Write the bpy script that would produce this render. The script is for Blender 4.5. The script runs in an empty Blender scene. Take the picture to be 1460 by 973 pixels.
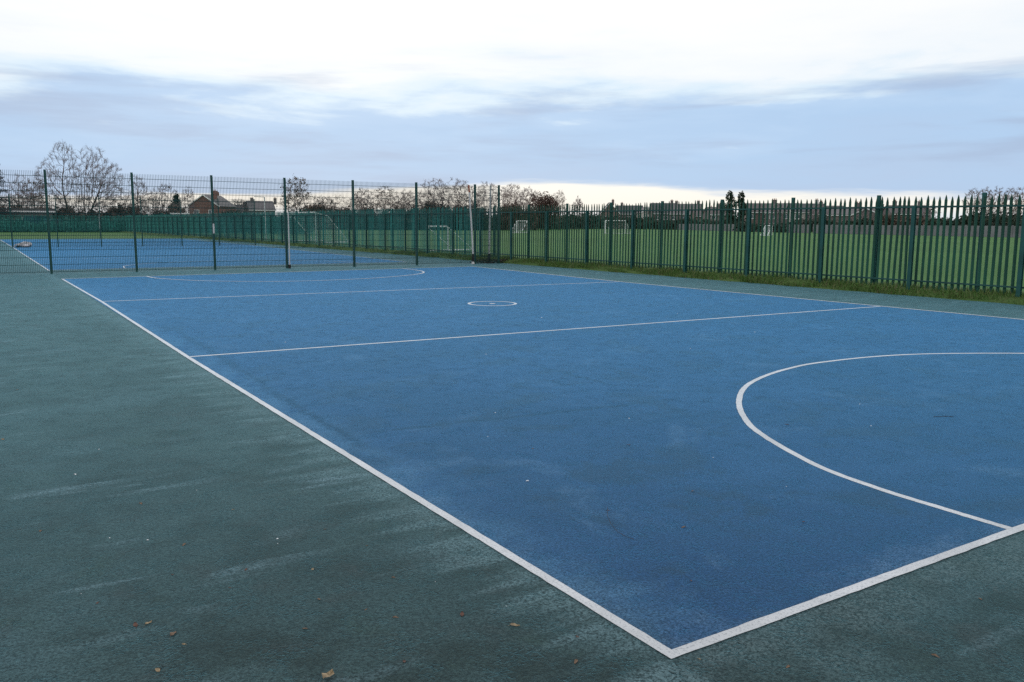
import bpy, math, random
import numpy as np
from mathutils import Vector

random.seed(7)
rng = np.random.default_rng(7)
SC = bpy.context.scene
COL = SC.collection
R = math.radians

# ------------------------------------------------------------------ camera
YAW, PITCH, ROLL = 0.5715, 0.1388, 0.0063
CAM = np.array([-2.233944, -2.292364, 1.70568])
FPX = 1204.09
cy, sy = math.cos(YAW), math.sin(YAW)
FWD = np.array([sy * math.cos(PITCH), cy * math.cos(PITCH), -math.sin(PITCH)])
r0 = np.array([cy, -sy, 0.0])
u0 = np.cross(r0, FWD)
RGT = math.cos(ROLL) * r0 + math.sin(ROLL) * u0
UPV = -math.sin(ROLL) * r0 + math.cos(ROLL) * u0
cam_d = bpy.data.cameras.new('camera')
cam = bpy.data.objects.new('camera', cam_d)
COL.objects.link(cam)
from mathutils import Matrix
m = Matrix.Identity(4)
for i in range(3):
    m[i][0] = RGT[i]; m[i][1] = UPV[i]; m[i][2] = -FWD[i]; m[i][3] = CAM[i]
cam.matrix_world = m
cam_d.sensor_fit = 'HORIZONTAL'
cam_d.sensor_width = 36.0
cam_d.lens = 36.0 * FPX / 1460.0
cam_d.clip_start = 0.1
cam_d.clip_end = 9000
SC.camera = cam


def hor(px):
    """height of the horizon in the photograph at column px"""
    return 318.3 + (px - 730) * 0.0063


def at(px, d):
    """ground point in the direction of photo column px, d metres away"""
    v = FWD + RGT * (px - 730) / FPX - UPV * (hor(px) - 486.5) / FPX
    h = v[:2] / np.hypot(v[0], v[1])
    return (CAM[0] + h[0] * d, CAM[1] + h[1] * d)


def hz(px, y, d):
    """height above ground of photo row y at distance d"""
    off = (px - 730) / FPX
    return CAM[2] + (hor(px) - y) * d / (FPX * math.sqrt(1 + off * off))


def wid(npx, px, d):
    off = (px - 730) / FPX
    return npx * d / (FPX * (1 + off * off) ** 0.5) / (1 + 0 * off)


# ------------------------------------------------------------------ node helpers
class NT:
    def __init__(self, tree):
        self.t = tree; self.n = tree.nodes; self.l = tree.links

    def new(self, typ, **kw):
        nd = self.n.new(typ)
        for k, v in kw.items():
            setattr(nd, k, v)
        return nd

    def put(self, sock, v):
        if isinstance(v, bpy.types.NodeSocket):
            self.l.new(v, sock)
        elif v is not None:
            if sock.type == 'RGBA' and not hasattr(v, '__len__'):
                v = (v, v, v, 1)
            if sock.type == 'RGBA' and len(v) == 3:
                v = (*v, 1)
            sock.default_value = v

    def math(self, op, a, b=None, c=None, clamp=False):
        nd = self.new('ShaderNodeMath', operation=op, use_clamp=clamp)
        self.put(nd.inputs[0], a)
        if b is not None: self.put(nd.inputs[1], b)
        if c is not None: self.put(nd.inputs[2], c)
        return nd.outputs[0]

    def mix(self, f, a, b, blend='MIX'):
        nd = self.new('ShaderNodeMix', data_type='RGBA', blend_type=blend)
        nd.clamp_factor = True
        self.put(nd.inputs[0], f); self.put(nd.inputs[6], a); self.put(nd.inputs[7], b)
        return nd.outputs[2]

    def ramp(self, f, stops, interp='LINEAR'):
        nd = self.new('ShaderNodeValToRGB')
        cr = nd.color_ramp; cr.interpolation = interp
        while len(cr.elements) < len(stops): cr.elements.new(0.5)
        for e, (p, c) in zip(cr.elements, stops):
            e.position = p
            e.color = (c, c, c, 1) if not hasattr(c, '__len__') else (*c, 1)
        self.put(nd.inputs[0], f)
        return nd.outputs[0]

    def step(self, v, lo, hi):
        nd = self.new('ShaderNodeMapRange', interpolation_type='SMOOTHSTEP')
        self.put(nd.inputs[0], v); self.put(nd.inputs[1], lo); self.put(nd.inputs[2], hi)
        nd.inputs[3].default_value = 0; nd.inputs[4].default_value = 1
        return nd.outputs[0]

    def noise(self, vec, scale, detail=4, rough=0.55, dist=0.0):
        nd = self.new('ShaderNodeTexNoise')
        self.put(nd.inputs['Vector'], vec)
        nd.inputs['Scale'].default_value = scale
        nd.inputs['Detail'].default_value = detail
        nd.inputs['Roughness'].default_value = rough
        nd.inputs['Distortion'].default_value = dist
        return nd.outputs[0]

    def mapping(self, vec, scale=(1, 1, 1), rot=(0, 0, 0), loc=(0, 0, 0)):
        nd = self.new('ShaderNodeMapping')
        self.put(nd.inputs[0], vec)
        nd.inputs['Location'].default_value = loc
        nd.inputs['Rotation'].default_value = rot
        nd.inputs['Scale'].default_value = scale
        return nd.outputs[0]

    def coord(self, which='Object'):
        return self.new('ShaderNodeTexCoord').outputs[which]

    def xyz(self, vec):
        nd = self.new('ShaderNodeSeparateXYZ'); self.put(nd.inputs[0], vec)
        return nd.outputs

    def vadd(self, a, b, s=1.0):
        m_ = self.new('ShaderNodeVectorMath', operation='SCALE')
        self.put(m_.inputs[0], b); m_.inputs['Scale'].default_value = s
        nd = self.new('ShaderNodeVectorMath', operation='ADD')
        self.put(nd.inputs[0], a); self.l.new(m_.outputs[0], nd.inputs[1])
        return nd.outputs[0]


def mat(name, rough=0.7, spec=0.4, metal=0.0):
    mt = bpy.data.materials.new(name); mt.use_nodes = True
    t = NT(mt.node_tree)
    b = t.n['Principled BSDF']
    b.inputs['Roughness'].default_value = rough
    b.inputs['Specular IOR Level'].default_value = spec
    b.inputs['Metallic'].default_value = metal
    return mt, t, b


def simple(name, col, rough=0.7, var=0.15, scale=3.0, spec=0.4, tint=None):
    mt, t, b = mat(name, rough, spec)
    co = t.coord()
    n = t.noise(co, scale, 5, 0.6)
    f = t.step(n, 0.3, 0.7)
    dark = tuple(c * (1 - var) for c in col)
    light = tint or tuple(min(1, c * (1 + var)) for c in col)
    t.put(b.inputs['Base Color'], t.mix(f, dark, light))
    return mt


def leafmat(name, cols, rough=0.65, spec=0.25, trans=0.0):
    """per-leaf random colour out of cols"""
    mt, t, b = mat(name, rough, spec)
    g = t.new('ShaderNodeNewGeometry')
    n = len(cols)
    stops = [(i / max(1, n - 1), c) for i, c in enumerate(cols)]
    t.put(b.inputs['Base Color'], t.ramp(g.outputs['Random Per Island'], stops))
    return mt


# ------------------------------------------------------------------ materials
def tarmac(name, kind):
    mt, t, b = mat(name, 0.85, 0.10)
    co = t.coord()
    X, Y, Z = t.xyz(co)
    fine = t.noise(co, 70, 3, 0.7)
    grit = t.noise(co, 190, 2, 0.6)
    mid = t.noise(co, 9, 4, 0.6)
    big = t.noise(co, 0.45, 5, 0.6, 0.4)
    patch = t.noise(co, 1.7, 5, 0.65, 0.3)
    wob = t.new('ShaderNodeTexNoise'); t.put(wob.inputs[0], co)
    wob.inputs['Scale'].default_value = 14; wob.inputs['Detail'].default_value = 3
    vco = t.vadd(co, wob.outputs[1], 0.07)
    vor = t.new('ShaderNodeTexVoronoi', feature='DISTANCE_TO_EDGE')
    t.put(vor.inputs['Vector'], vco); vor.inputs['Scale'].default_value = 30
    crk = t.math('SUBTRACT', 1.0, t.step(vor.outputs['Distance'], 0.0, 0.075))
    crk = t.math('MULTIPLY', crk, t.step(t.noise(co, 5, 4, 0.65), 0.46, 0.66))
    pit = t.math('SUBTRACT', 1.0, t.step(fine, 0.36, 0.56))
    if kind == 'blue':
        base = t.mix(t.step(big, 0.35, 0.65), (0.0175, 0.050, 0.126), (0.0260, 0.072, 0.165))
        base = t.mix(t.math('MULTIPLY', t.step(patch, 0.48, 0.68), 0.60), base, (0.017, 0.044, 0.096))
        lp = t.noise(t.mapping(co, (1, 1, 1), (0, 0, 0.3), (17, 5, 0)), 0.28, 5, 0.6, 0.6)
        base = t.mix(t.math('MULTIPLY', t.step(lp, 0.47, 0.60), 0.70), base, (0.016, 0.045, 0.100))
        base = t.mix(t.math('MULTIPLY', t.step(t.noise(t.mapping(co, (1, 1, 1), (0, 0, 0), (31, 7, 0)), 0.9, 6, 0.7, 0.5), 0.53, 0.68), 0.55), base, (0.078, 0.145, 0.240))
        dm = t.math('MULTIPLY', t.step(t.noise(t.mapping(co, (1, 1, 1), (0, 0, 0), (41, 13, 0)), 1.3, 6, 0.68, 0.4), 0.50, 0.62), 0.75)
        base = t.mix(dm, base, (0.020, 0.036, 0.058))
        fl = t.math('MULTIPLY', t.step(t.noise(t.mapping(co, (1, 1.6, 1), (0, 0, 0.5)), 9, 3, 0.75), 0.66, 0.74), 0.55)
        base = t.mix(fl, base, (0.10, 0.17, 0.27))
        # paler, dusty band inside the left sideline and along the near baseline
        wv = t.math('MULTIPLY', t.math('SUBTRACT', t.noise(co, 0.8, 4, 0.6), 0.5), 0.9)
        dx = t.math('ADD', X, wv)
        band = t.math('SUBTRACT', 1.0, t.step(dx, 0.15, 0.48))
        base = t.mix(t.math('MULTIPLY', band, t.math('MULTIPLY', t.step(patch, 0.35, 0.6), 0.60)), base, (0.075, 0.17, 0.28))
        # settled seams in the surface (dark, broken)
        w2 = t.math('MULTIPLY', t.math('SUBTRACT', t.noise(co, 1.3, 5, 0.65), 0.5), 0.28)
        s1 = t.math('ABSOLUTE', t.math('ADD', t.math('SUBTRACT', X, t.math('MULTIPLY_ADD', Y, 0.032, 0.10)), w2))
        s1 = t.math('SUBTRACT', 1.0, t.step(s1, 0.0, 0.10))
        s1 = t.math('MULTIPLY', s1, t.math('MULTIPLY', t.step(Y, 3.3, 4.0), t.math('SUBTRACT', 1.0, t.step(Y, 10, 15))))
        s2 = t.math('ABSOLUTE', t.math('ADD', t.math('SUBTRACT', Y, t.math('MULTIPLY_ADD', X, -0.11, 4.08)), w2))
        s2 = t.math('SUBTRACT', 1.0, t.step(s2, 0.0, 0.07))
        s2 = t.math('MULTIPLY', s2, t.math('MULTIPLY', t.step(X, 0.2, 0.6), t.math('SUBTRACT', 1.0, t.step(X, 2.6, 4.2))))
        s3 = t.math('ABSOLUTE', t.math('ADD', t.math('SUBTRACT', X, 3.45), w2))
        s3 = t.math('SUBTRACT', 1.0, t.step(s3, 0.0, 0.06))
        s3 = t.math('MULTIPLY', s3, t.math('MULTIPLY', t.step(Y, 4.2, 5.0), t.math('SUBTRACT', 1.0, t.step(Y, 5.5, 7.0))))
        seam = t.math('MAXIMUM', t.math('MAXIMUM', s1, s2), s3)
        seam = t.math('MULTIPLY', seam, t.step(mid, 0.30, 0.55))
        base = t.mix(seam, base, (0.009, 0.018, 0.030))
        # frosty scuffing near the front corner and along the near baseline
        cv = t.math('MULTIPLY', t.noise(t.mapping(co, (1, 1, 1), (0, 0, 0), (8, 2, 0)), 2.2, 5, 0.7), 1.4)
        cm = t.math('SUBTRACT', 1.0, t.step(t.math('ADD', t.math('MINIMUM', Y, t.math('MULTIPLY', X, 1.5)), cv), 0.55, 0.98))
        cm = t.math('MULTIPLY', cm, t.math('MULTIPLY', t.step(fine, 0.34, 0.58), t.math('SUBTRACT', 1.0, t.step(Y, 4, 7))))
        base = t.mix(t.math('MULTIPLY', cm, 0.60), base, (0.105, 0.175, 0.270))
        worn = (0.12, 0.20, 0.30)
        dark = (0.012, 0.026, 0.050)
    else:
        base = t.mix(t.step(big, 0.33, 0.66), (0.028, 0.051, 0.053), (0.042, 0.075, 0.077))
        base = t.mix(t.math('MULTIPLY', t.step(patch, 0.46, 0.62), 0.85), base, (0.020, 0.031, 0.028))
        lp = t.noise(t.mapping(co, (0.6, 1, 1), (0, 0, 0.2), (7, 25, 0)), 0.9, 5, 0.62, 0.5)
        base = t.mix(t.math('MULTIPLY', t.step(lp, 0.50, 0.70), 0.55), base, (0.062, 0.112, 0.128))
        bm1 = t.math('MULTIPLY', t.step(t.noise(t.mapping(co, (1, 1, 1), (0, 0, 0), (19, 3, 0)), 2.1, 6, 0.70, 0.4), 0.52, 0.68), 0.6)
        base = t.mix(bm1, base, (0.036, 0.042, 0.041))
        bm2 = t.math('MULTIPLY', t.step(t.noise(t.mapping(co, (1, 1, 1), (0, 0, 0), (2, 33, 0)), 1.5, 6, 0.70, 0.4), 0.55, 0.70), 0.5)
        base = t.mix(bm2, base, (0.027, 0.049, 0.034))
        # dried-puddle streaks running across the slope
        sco = t.vadd(t.mapping(co, (0.75, 4.6, 1), (0, 0, 0.10)), wob.outputs[1], 0.06)
        st = t.noise(sco, 1.0, 5, 0.55, 0.25)
        st = t.step(st, 0.53, 0.68)
        br = t.step(t.noise(t.mapping(co, (1, 1, 1), (0, 0, 0), (3, 11, 0)), 0.8, 4, 0.6), 0.42, 0.62)
        st = t.math('MULTIPLY', t.math('MULTIPLY', st, br), t.step(fine, 0.30, 0.55))
        base = t.mix(t.math('MULTIPLY', st, 0.85), base, (0.125, 0.195, 0.225))
        # pale drips along the foot of the left sideline
        wd = t.math('ADD', X, t.math('MULTIPLY', t.noise(t.mapping(co, (0.5, 5.0, 1)), 1.0, 4, 0.6), 2.1))
        near = t.math('MULTIPLY', t.step(wd, 0.62, 1.12), t.math('SUBTRACT', 1.0, t.step(X, -0.05, 0.05)))
        base = t.mix(t.math('MULTIPLY', near, t.math('MULTIPLY', t.step(fine, 0.30, 0.55), 0.70)), base, (0.115, 0.185, 0.205))
        # frosty scuffing outside the near baseline
        fy = t.math('ADD', Y, t.math('MULTIPLY', t.noise(t.mapping(co, (1, 1, 1), (0, 0, 0), (5, 9, 0)), 1.6, 5, 0.65), 1.5))
        fm = t.math('MULTIPLY', t.math('MULTIPLY', t.step(fy, 0.25, 0.75), t.math('SUBTRACT', 1.0, t.step(Y, -0.02, 0.04))), t.math('MULTIPLY', t.step(X, -0.4, 0.3), t.step(fine, 0.34, 0.60)))
        base = t.mix(t.math('MULTIPLY', fm, 0.55), base, (0.105, 0.150, 0.160))
        worn = (0.10, 0.15, 0.17)
        dark = (0.012, 0.020, 0.021)
    gm = t.math('MULTIPLY_ADD', t.step(t.noise(co, 105, 3, 0.7), 0.32, 0.68), 0.85, 0.58)
    gv = t.new('ShaderNodeVectorMath', operation='SCALE'); t.put(gv.inputs[0], base); t.put(gv.inputs['Scale'], gm)
    base = gv.outputs[0]
    sp = t.math('MULTIPLY', t.step(grit, 0.62, 0.78), 0.40)
    base = t.mix(sp, base, worn)
    base = t.mix(t.math('MULTIPLY', pit, 0.75), base, dark)
    base = t.mix(t.math('MULTIPLY', crk, 0.85), base, dark)
    t.put(b.inputs['Base Color'], base)
    b.inputs['Diffuse Roughness'].default_value = 0.8
    b.inputs['Sheen Weight'].default_value = 0.86 if kind == 'blue' else 0.60
    b.inputs['Sheen Roughness'].default_value = 0.30
    b.inputs['Sheen Tint'].default_value = (0.12, 0.50, 0.93, 1) if kind == 'blue' else (0.20, 0.56, 0.68, 1)
    bm_ = t.new('ShaderNodeBump'); bm_.inputs['Strength'].default_value = 0.7
    bm_.inputs['Distance'].default_value = 0.006
    h = t.math('SUBTRACT', t.math('ADD', t.math('MULTIPLY', fine, 0.8), t.math('MULTIPLY', grit, 0.5)), t.math('MULTIPLY', crk, 0.8))
    t.put(bm_.inputs['Height'], h)
    t.l.new(bm_.outputs[0], b.inputs['Normal'])
    return mt


def linepaint():
    mt, t, b = mat('white_line_paint', 0.7, 0.4)
    co = t.coord()
    fine = t.noise(co, 80, 3, 0.7)
    big = t.noise(co, 1.2, 4, 0.6)
    base = t.mix(t.step(big, 0.35, 0.65), (0.41, 0.425, 0.44), (0.54, 0.555, 0.575))
    pit = t.math('SUBTRACT', 1.0, t.step(fine, 0.33, 0.50))
    base = t.mix(t.math('MULTIPLY', pit, 0.65), base, (0.13, 0.15, 0.17))
    dirt = t.math('MULTIPLY', t.step(t.noise(co, 6, 5, 0.7), 0.52, 0.72), 0.35)
    base = t.mix(dirt, base, (0.22, 0.23, 0.24))
    t.put(b.inputs['Base Color'], base)
    b.inputs['Sheen Weight'].default_value = 0.9; b.inputs['Sheen Roughness'].default_value = 0.3
    b.inputs['Sheen Tint'].default_value = (0.75, 0.88, 1.0, 1)
    bm_ = t.new('ShaderNodeBump'); bm_.inputs['Strength'].default_value = 0.4
    bm_.inputs['Distance'].default_value = 0.005
    t.put(bm_.inputs['Height'], fine); t.l.new(bm_.outputs[0], b.inputs['Normal'])
    return mt


def grassmat(name, a, c, d):
    mt, t, b = mat(name, 0.85, 0.15)
    co = t.coord()
    n1 = t.noise(co, 0.05, 5, 0.6); n2 = t.noise(co, 1.5, 5, 0.7); n3 = t.noise(co, 14, 3, 0.7)
    base = t.mix(t.step(n1, 0.35, 0.65), a, c)
    base = t.mix(t.math('MULTIPLY', t.step(n2, 0.45, 0.75), 0.5), base, d)
    base = t.mix(t.math('MULTIPLY', t.math('SUBTRACT', 1.0, t.step(n3, 0.3, 0.6)), 0.45), base, tuple(v * 0.45 for v in a))
    t.put(b.inputs['Base Color'], base)
    bm_ = t.new('ShaderNodeBump'); bm_.inputs['Strength'].default_value = 0.8
    bm_.inputs['Distance'].default_value = 0.05
    t.put(bm_.inputs['Height'], n3); t.l.new(bm_.outputs[0], b.inputs['Normal'])
    return mt


def brickmat(name, c1, c2, mortar):
    mt, t, b = mat(name, 0.85, 0.2)
    co = t.coord()
    X, Y, Z = t.xyz(co)
    nd = t.new('ShaderNodeCombineXYZ')
    t.put(nd.inputs[0], t.math('ADD', X, Y)); t.put(nd.inputs[1], Z)
    br = t.new('ShaderNodeTexBrick'); t.put(br.inputs['Vector'], nd.outputs[0])
    br.inputs['Scale'].default_value = 1.0
    br.inputs['Brick Width'].default_value = 0.225; br.inputs['Row Height'].default_value = 0.075
    br.inputs['Mortar Size'].default_value = 0.010
    t.put(br.inputs['Color1'], c1); t.put(br.inputs['Color2'], c2); t.put(br.inputs['Mortar'], mortar)
    big = t.noise(co, 0.6, 4, 0.6)
    t.put(b.inputs['Base Color'], t.mix(t.math('MULTIPLY', t.step(big, 0.45, 0.7), 0.3), br.outputs[0], tuple(v * 0.7 for v in c1)))
    return mt


def roofmat(name, col):
    mt, t, b = mat(name, 0.8, 0.3)
    co = t.coord()
    X, Y, Z = t.xyz(co)
    row = t.math('FRACT', t.math('MULTIPLY', Z, 4.2))
    n = t.noise(co, 2.0, 5, 0.7)
    base = t.mix(t.step(n, 0.35, 0.7), tuple(v * 0.8 for v in col), tuple(v * 1.15 for v in col))
    base = t.mix(t.math('MULTIPLY', t.step(row, 0.75, 1.0), 0.35), base, tuple(v * 0.5 for v in col))
    t.put(b.inputs['Base Color'], base)
    return mt


M = {}
M['blue'] = tarmac('blue_painted_tarmac', 'blue')
M['green'] = tarmac('green_painted_tarmac', 'green')
M['line'] = linepaint()
M['field'] = grassmat('mown_grass', (0.045, 0.130, 0.030), (0.060, 0.160, 0.038), (0.082, 0.165, 0.048))
M['bank'] = grassmat('rough_grass', (0.055, 0.115, 0.028), (0.078, 0.135, 0.036), (0.115, 0.130, 0.055))
M['blades'] = leafmat('grass_blades', [(0.05, 0.115, 0.022), (0.085, 0.17, 0.034), (0.062, 0.135, 0.026), (0.10, 0.155, 0.045), (0.17, 0.15, 0.075)])
M['fence'] = simple('green_powder_coat', (0.0105, 0.082, 0.074), 0.55, 0.25, 1.5, 0.35)
M['pale'] = simple('bottle_green_pale_paint', (0.0085, 0.066, 0.042), 0.6, 0.3, 0.8, 0.3)
M['hazedfence'] = simple('haze_lightened_green', (0.026, 0.185, 0.165), 0.65, 0.2, 0.8, 0.3)  # fence green lightened so that distance haze sits in the paint colour
M['fence_dk'] = simple('dark_green_steel', (0.009, 0.064, 0.056), 0.55, 0.2, 1.5, 0.35)
M['mesh'] = simple('green_mesh_wire', (0.006, 0.050, 0.052), 0.65, 0.15, 2.0, 0.2)
M['white'] = simple('white_painted_steel', (0.50, 0.51, 0.51), 0.45, 0.12, 4.0)
M['goalwhite'] = simple('white_goal_paint', (0.74, 0.75, 0.75), 0.45, 0.08, 4.0)
M['rust'] = simple('rusty_red_steel', (0.32, 0.09, 0.05), 0.8, 0.4, 9.0)
M['black'] = simple('black_rubber', (0.012, 0.013, 0.014), 0.7, 0.3, 8.0)
M['net'] = simple('white_net_cord', (0.55, 0.58, 0.57), 0.8, 0.1, 5.0)
M['bark'] = simple('grey_brown_bark', (0.060, 0.046, 0.036), 0.9, 0.4, 3.0, 0.2)
M['bark2'] = simple('brown_bark', (0.050, 0.036, 0.028), 0.9, 0.4, 3.0, 0.2)
M['twig'] = simple('purple_brown_twigs', (0.215, 0.172, 0.180), 0.9, 0.3, 1.0, 0.2)
M['twig_red'] = simple('red_brown_twigs', (0.215, 0.160, 0.142), 0.9, 0.35, 1.0, 0.2)
M['twig_dark'] = simple('dark_purple_brown_twigs', (0.050, 0.038, 0.042), 0.9, 0.3, 1.0, 0.2)
M['brownleaf'] = leafmat('withered_leaves', [(0.08, 0.055, 0.040), (0.16, 0.10, 0.062), (0.11, 0.072, 0.048), (0.19, 0.125, 0.075)])
M['redshrub'] = leafmat('red_brown_twiggy_mass', [(0.055, 0.038, 0.034), (0.115, 0.066, 0.052), (0.085, 0.054, 0.046), (0.15, 0.088, 0.066)])
M['evergreen'] = leafmat('evergreen_leaves', [(0.010, 0.024, 0.015), (0.026, 0.048, 0.026), (0.016, 0.034, 0.020)])
M['hedge'] = leafmat('dark_hedge_leaves', [(0.020, 0.040, 0.030), (0.050, 0.070, 0.046), (0.032, 0.050, 0.036), (0.075, 0.066, 0.050)])
M['ivy'] = leafmat('hazed_ivy_leaves', [(0.030, 0.130, 0.115), (0.058, 0.190, 0.170), (0.040, 0.150, 0.130)])  # hedge green brightened in the colour to imitate aerial haze
M['brownhedge'] = leafmat('bare_hedge_twigs', [(0.050, 0.038, 0.032), (0.115, 0.078, 0.060), (0.066, 0.060, 0.044), (0.150, 0.092, 0.070)])
M['brick_red'] = brickmat('red_brick', (0.22, 0.075, 0.052), (0.17, 0.062, 0.048), (0.26, 0.23, 0.21))
M['brick_brown'] = brickmat('brown_brick', (0.155, 0.120, 0.116), (0.130, 0.108, 0.108), (0.22, 0.21, 0.21))  # lightened and greyed: far haze is put into the brick colour
M['brick_pink'] = brickmat('hazed_pink_brick', (0.180, 0.112, 0.100), (0.155, 0.104, 0.096), (0.23, 0.21, 0.20))  # muted pink with distance haze mixed into its colour
M['render'] = simple('pale_render', (0.52, 0.49, 0.46), 0.8, 0.1, 0.8)
M['roof_grey'] = roofmat('grey_tiles', (0.155, 0.145, 0.150))
M['roof_brown'] = roofmat('brown_tiles', (0.125, 0.108, 0.108))  # tile colour paled to stand in for haze over the far roofs
M['roof_dark'] = roofmat('dark_slates', (0.085, 0.092, 0.096))  # slate colour raised as well, haze painted in
M['upvc'] = simple('white_upvc', (0.78, 0.78, 0.77), 0.4, 0.04, 2.0)
M['pot'] = simple('clay_pot', (0.28, 0.12, 0.07), 0.8, 0.2, 5.0)
M['wallgrey'] = simple('grey_mauve_concrete', (0.175, 0.175, 0.185), 0.85, 0.2, 0.4)
g_, t_, b_ = mat('window_glass', 0.08, 0.8); b_.inputs['Base Color'].default_value = (0.05, 0.065, 0.08, 1); M['glass'] = g_
M['navy'] = simple('navy_car_paint', (0.012, 0.026, 0.080), 0.25, 0.08, 1.0, 0.6)
M['teal'] = simple('pale_teal_car_paint', (0.060, 0.170, 0.200), 0.25, 0.08, 1.0, 0.6)
M['tyre'] = simple('tyre', (0.012, 0.012, 0.012), 0.85, 0.2, 8.0)
M['bag'] = simple('white_plastic_bag', (0.78, 0.74, 0.76), 0.5, 0.08, 6.0)
M['deadleaf'] = simple('dead_leaf', (0.135, 0.090, 0.060), 0.8, 0.35, 40.0, 0.2)
M['redleaf'] = simple('russet_leaf', (0.105, 0.055, 0.042), 0.8, 0.35, 40.0, 0.2)
M['paleleaf'] = simple('straw_leaf', (0.24, 0.185, 0.115), 0.8, 0.35, 40.0, 0.2)
M['scrap'] = simple('white_scrap', (0.75, 0.76, 0.77), 0.6, 0.08, 30.0)
M['twigm'] = simple('dry_twig', (0.050, 0.042, 0.042), 0.9, 0.3, 20.0, 0.2)


# ------------------------------------------------------------------ mesh building
class MB:
    def __init__(self):
        self.v = []; self.f = []

    def add(self, vs, fs):
        o = len(self.v)
        self.v.extend([tuple(map(float, p)) for p in vs])
        self.f.extend([tuple(i + o for i in f) for f in fs])
        return self

    def box(self, x0, x1, y0, y1, z0, z1):
        return self.add([(x0, y0, z0), (x1, y0, z0), (x1, y1, z0), (x0, y1, z0), (x0, y0, z1), (x1, y0, z1), (x1, y1, z1), (x0, y1, z1)],
                        [(0, 3, 2, 1), (4, 5, 6, 7), (0, 1, 5, 4), (1, 2, 6, 5), (2, 3, 7, 6), (3, 0, 4, 7)])

    def bar(self, a, b, r, r2=None, n=6, caps=True):
        a = np.array(a, float); b = np.array(b, float)
        r2 = r if r2 is None else r2
        d = b - a; L = np.linalg.norm(d)
        if L < 1e-6: return self
        d /= L
        q = np.array([0, 0, 1.0]) if abs(d[2]) < 0.9 else np.array([1.0, 0, 0])
        s = np.cross(d, q); s /= np.linalg.norm(s); w = np.cross(d, s)
        vs = []
        for c, rr in ((a, r), (b, r2)):
            for k in range(n):
                t = 2 * math.pi * k / n
                vs.append(c + rr * (math.cos(t) * s + math.sin(t) * w))
        fs = [(k, (k + 1) % n, n + (k + 1) % n, n + k) for k in range(n)]
        if caps:
            fs.append(tuple(range(n - 1, -1, -1))); fs.append(tuple(range(n, 2 * n)))
        return self.add(vs, fs)

    def tube(self, pts, r, n=6):
        for a, b in zip(pts[:-1], pts[1:]): self.bar(a, b, r, n=n)
        return self

    def prism(self, poly, axis, a, b):
        """extrude polygon of (u,v): axis 'x' -> u=y,v=z ; 'y' -> u=x,v=z ; 'z' -> u=x,v=y"""
        def P(u, v, w):
            return {'x': (w, u, v), 'y': (u, w, v), 'z': (u, v, w)}[axis]
        n = len(poly)
        vs = [P(u, v, a) for u, v in poly] + [P(u, v, b) for u, v in poly]
        fs = [(k, (k + 1) % n, n + (k + 1) % n, n + k) for k in range(n)]
        fs += [tuple(range(n - 1, -1, -1)), tuple(range(n, 2 * n))]
        return self.add(vs, fs)

    def mesh(self, name, m, smooth=False):
        me = bpy.data.meshes.new(name)
        me.from_pydata(self.v, [], self.f)
        me.materials.append(m)
        if smooth:
            me.polygons.foreach_set('use_smooth', [True] * len(me.polygons))
        me.update()
        return me

    def build(self, name, m, parent=None, loc=None, rotz=None, smooth=False):
        return link(name, self.mesh(name, m, smooth), parent, loc, rotz)


def link(name, me, parent=None, loc=None, rotz=None):
    o = bpy.data.objects.new(name, me)
    COL.objects.link(o)
    if parent is not None: o.parent = parent
    if loc is not None: o.location = loc
    if rotz is not None: o.rotation_euler.z = rotz
    return o


def tag(o, label=None, cat=None, group=None, kind=None):
    if label: o['label'] = label
    if cat: o['category'] = cat
    if group: o['group'] = group
    if kind: o['kind'] = kind
    return o


def thing(name, loc, label, cat, group=None, rotz=0.0):
    o = bpy.data.objects.new(name, None)
    o.empty_display_size = 0.2
    COL.objects.link(o)
    o.location = loc; o.rotation_euler.z = rotz
    return tag(o, label, cat, group)


def copy_tree(o, parent=None):
    c = o.copy(); COL.objects.link(c)
    if parent is not None: c.parent = parent
    for ch in list(o.children): copy_tree(ch, c)
    return c


def npmesh(name, V, F, m, smooth=False):
    """V (n,3), F (k,3|4) arrays"""
    me = bpy.data.meshes.new(name)
    V = np.asarray(V, np.float32); F = np.asarray(F, np.int32)
    k = F.shape[1]
    me.vertices.add(len(V)); me.vertices.foreach_set('co', V.ravel())
    me.loops.add(F.size); me.loops.foreach_set('vertex_index', F.ravel())
    me.polygons.add(len(F))
    me.polygons.foreach_set('loop_start', np.arange(0, F.size, k, dtype=np.int32))
    me.polygons.foreach_set('loop_total', np.full(len(F), k, np.int32))
    if smooth: me.polygons.foreach_set('use_smooth', np.ones(len(F), bool))
    me.materials.append(m)
    me.update(calc_edges=True); me.validate()
    return me


# ------------------------------------------------------------------ ground
def sheet(name, x0, x1, y0, y1, z, m, nx=1, ny=1, label=None):
    xs = np.linspace(x0, x1, nx + 1); ys = np.linspace(y0, y1, ny + 1)
    V = [(x, y, z) for y in ys for x in xs]
    F = [(j * (nx + 1) + i, j * (nx + 1) + i + 1, (j + 1) * (nx + 1) + i + 1, (j + 1) * (nx + 1) + i) for j in range(ny) for i in range(nx)]
    me = bpy.data.meshes.new(name); me.from_pydata(V, [], F); me.materials.append(m)
    o = link(name, me); tag(o, label, None, None, 'structure')
    return o


sheet('ground', -3000, 3000, -3000, 3000, -0.03, M['field'], 12, 12, 'mown green playing field around the courts')
sheet('tarmac_surround', -40, 17.25, -40, 86.5, -0.0045, M['green'], 4, 8, 'dark green painted tarmac around the blue courts')

# blue courts (one polygon each, following the slightly skewed marking out)
def poly(name, pts, z, m, label):
    me = bpy.data.meshes.new(name)
    me.from_pydata([(x, y, z) for x, y in pts], [], [tuple(range(len(pts)))])
    me.materials.append(m)
    return tag(link(name, me), label, None, None, 'structure')


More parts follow.
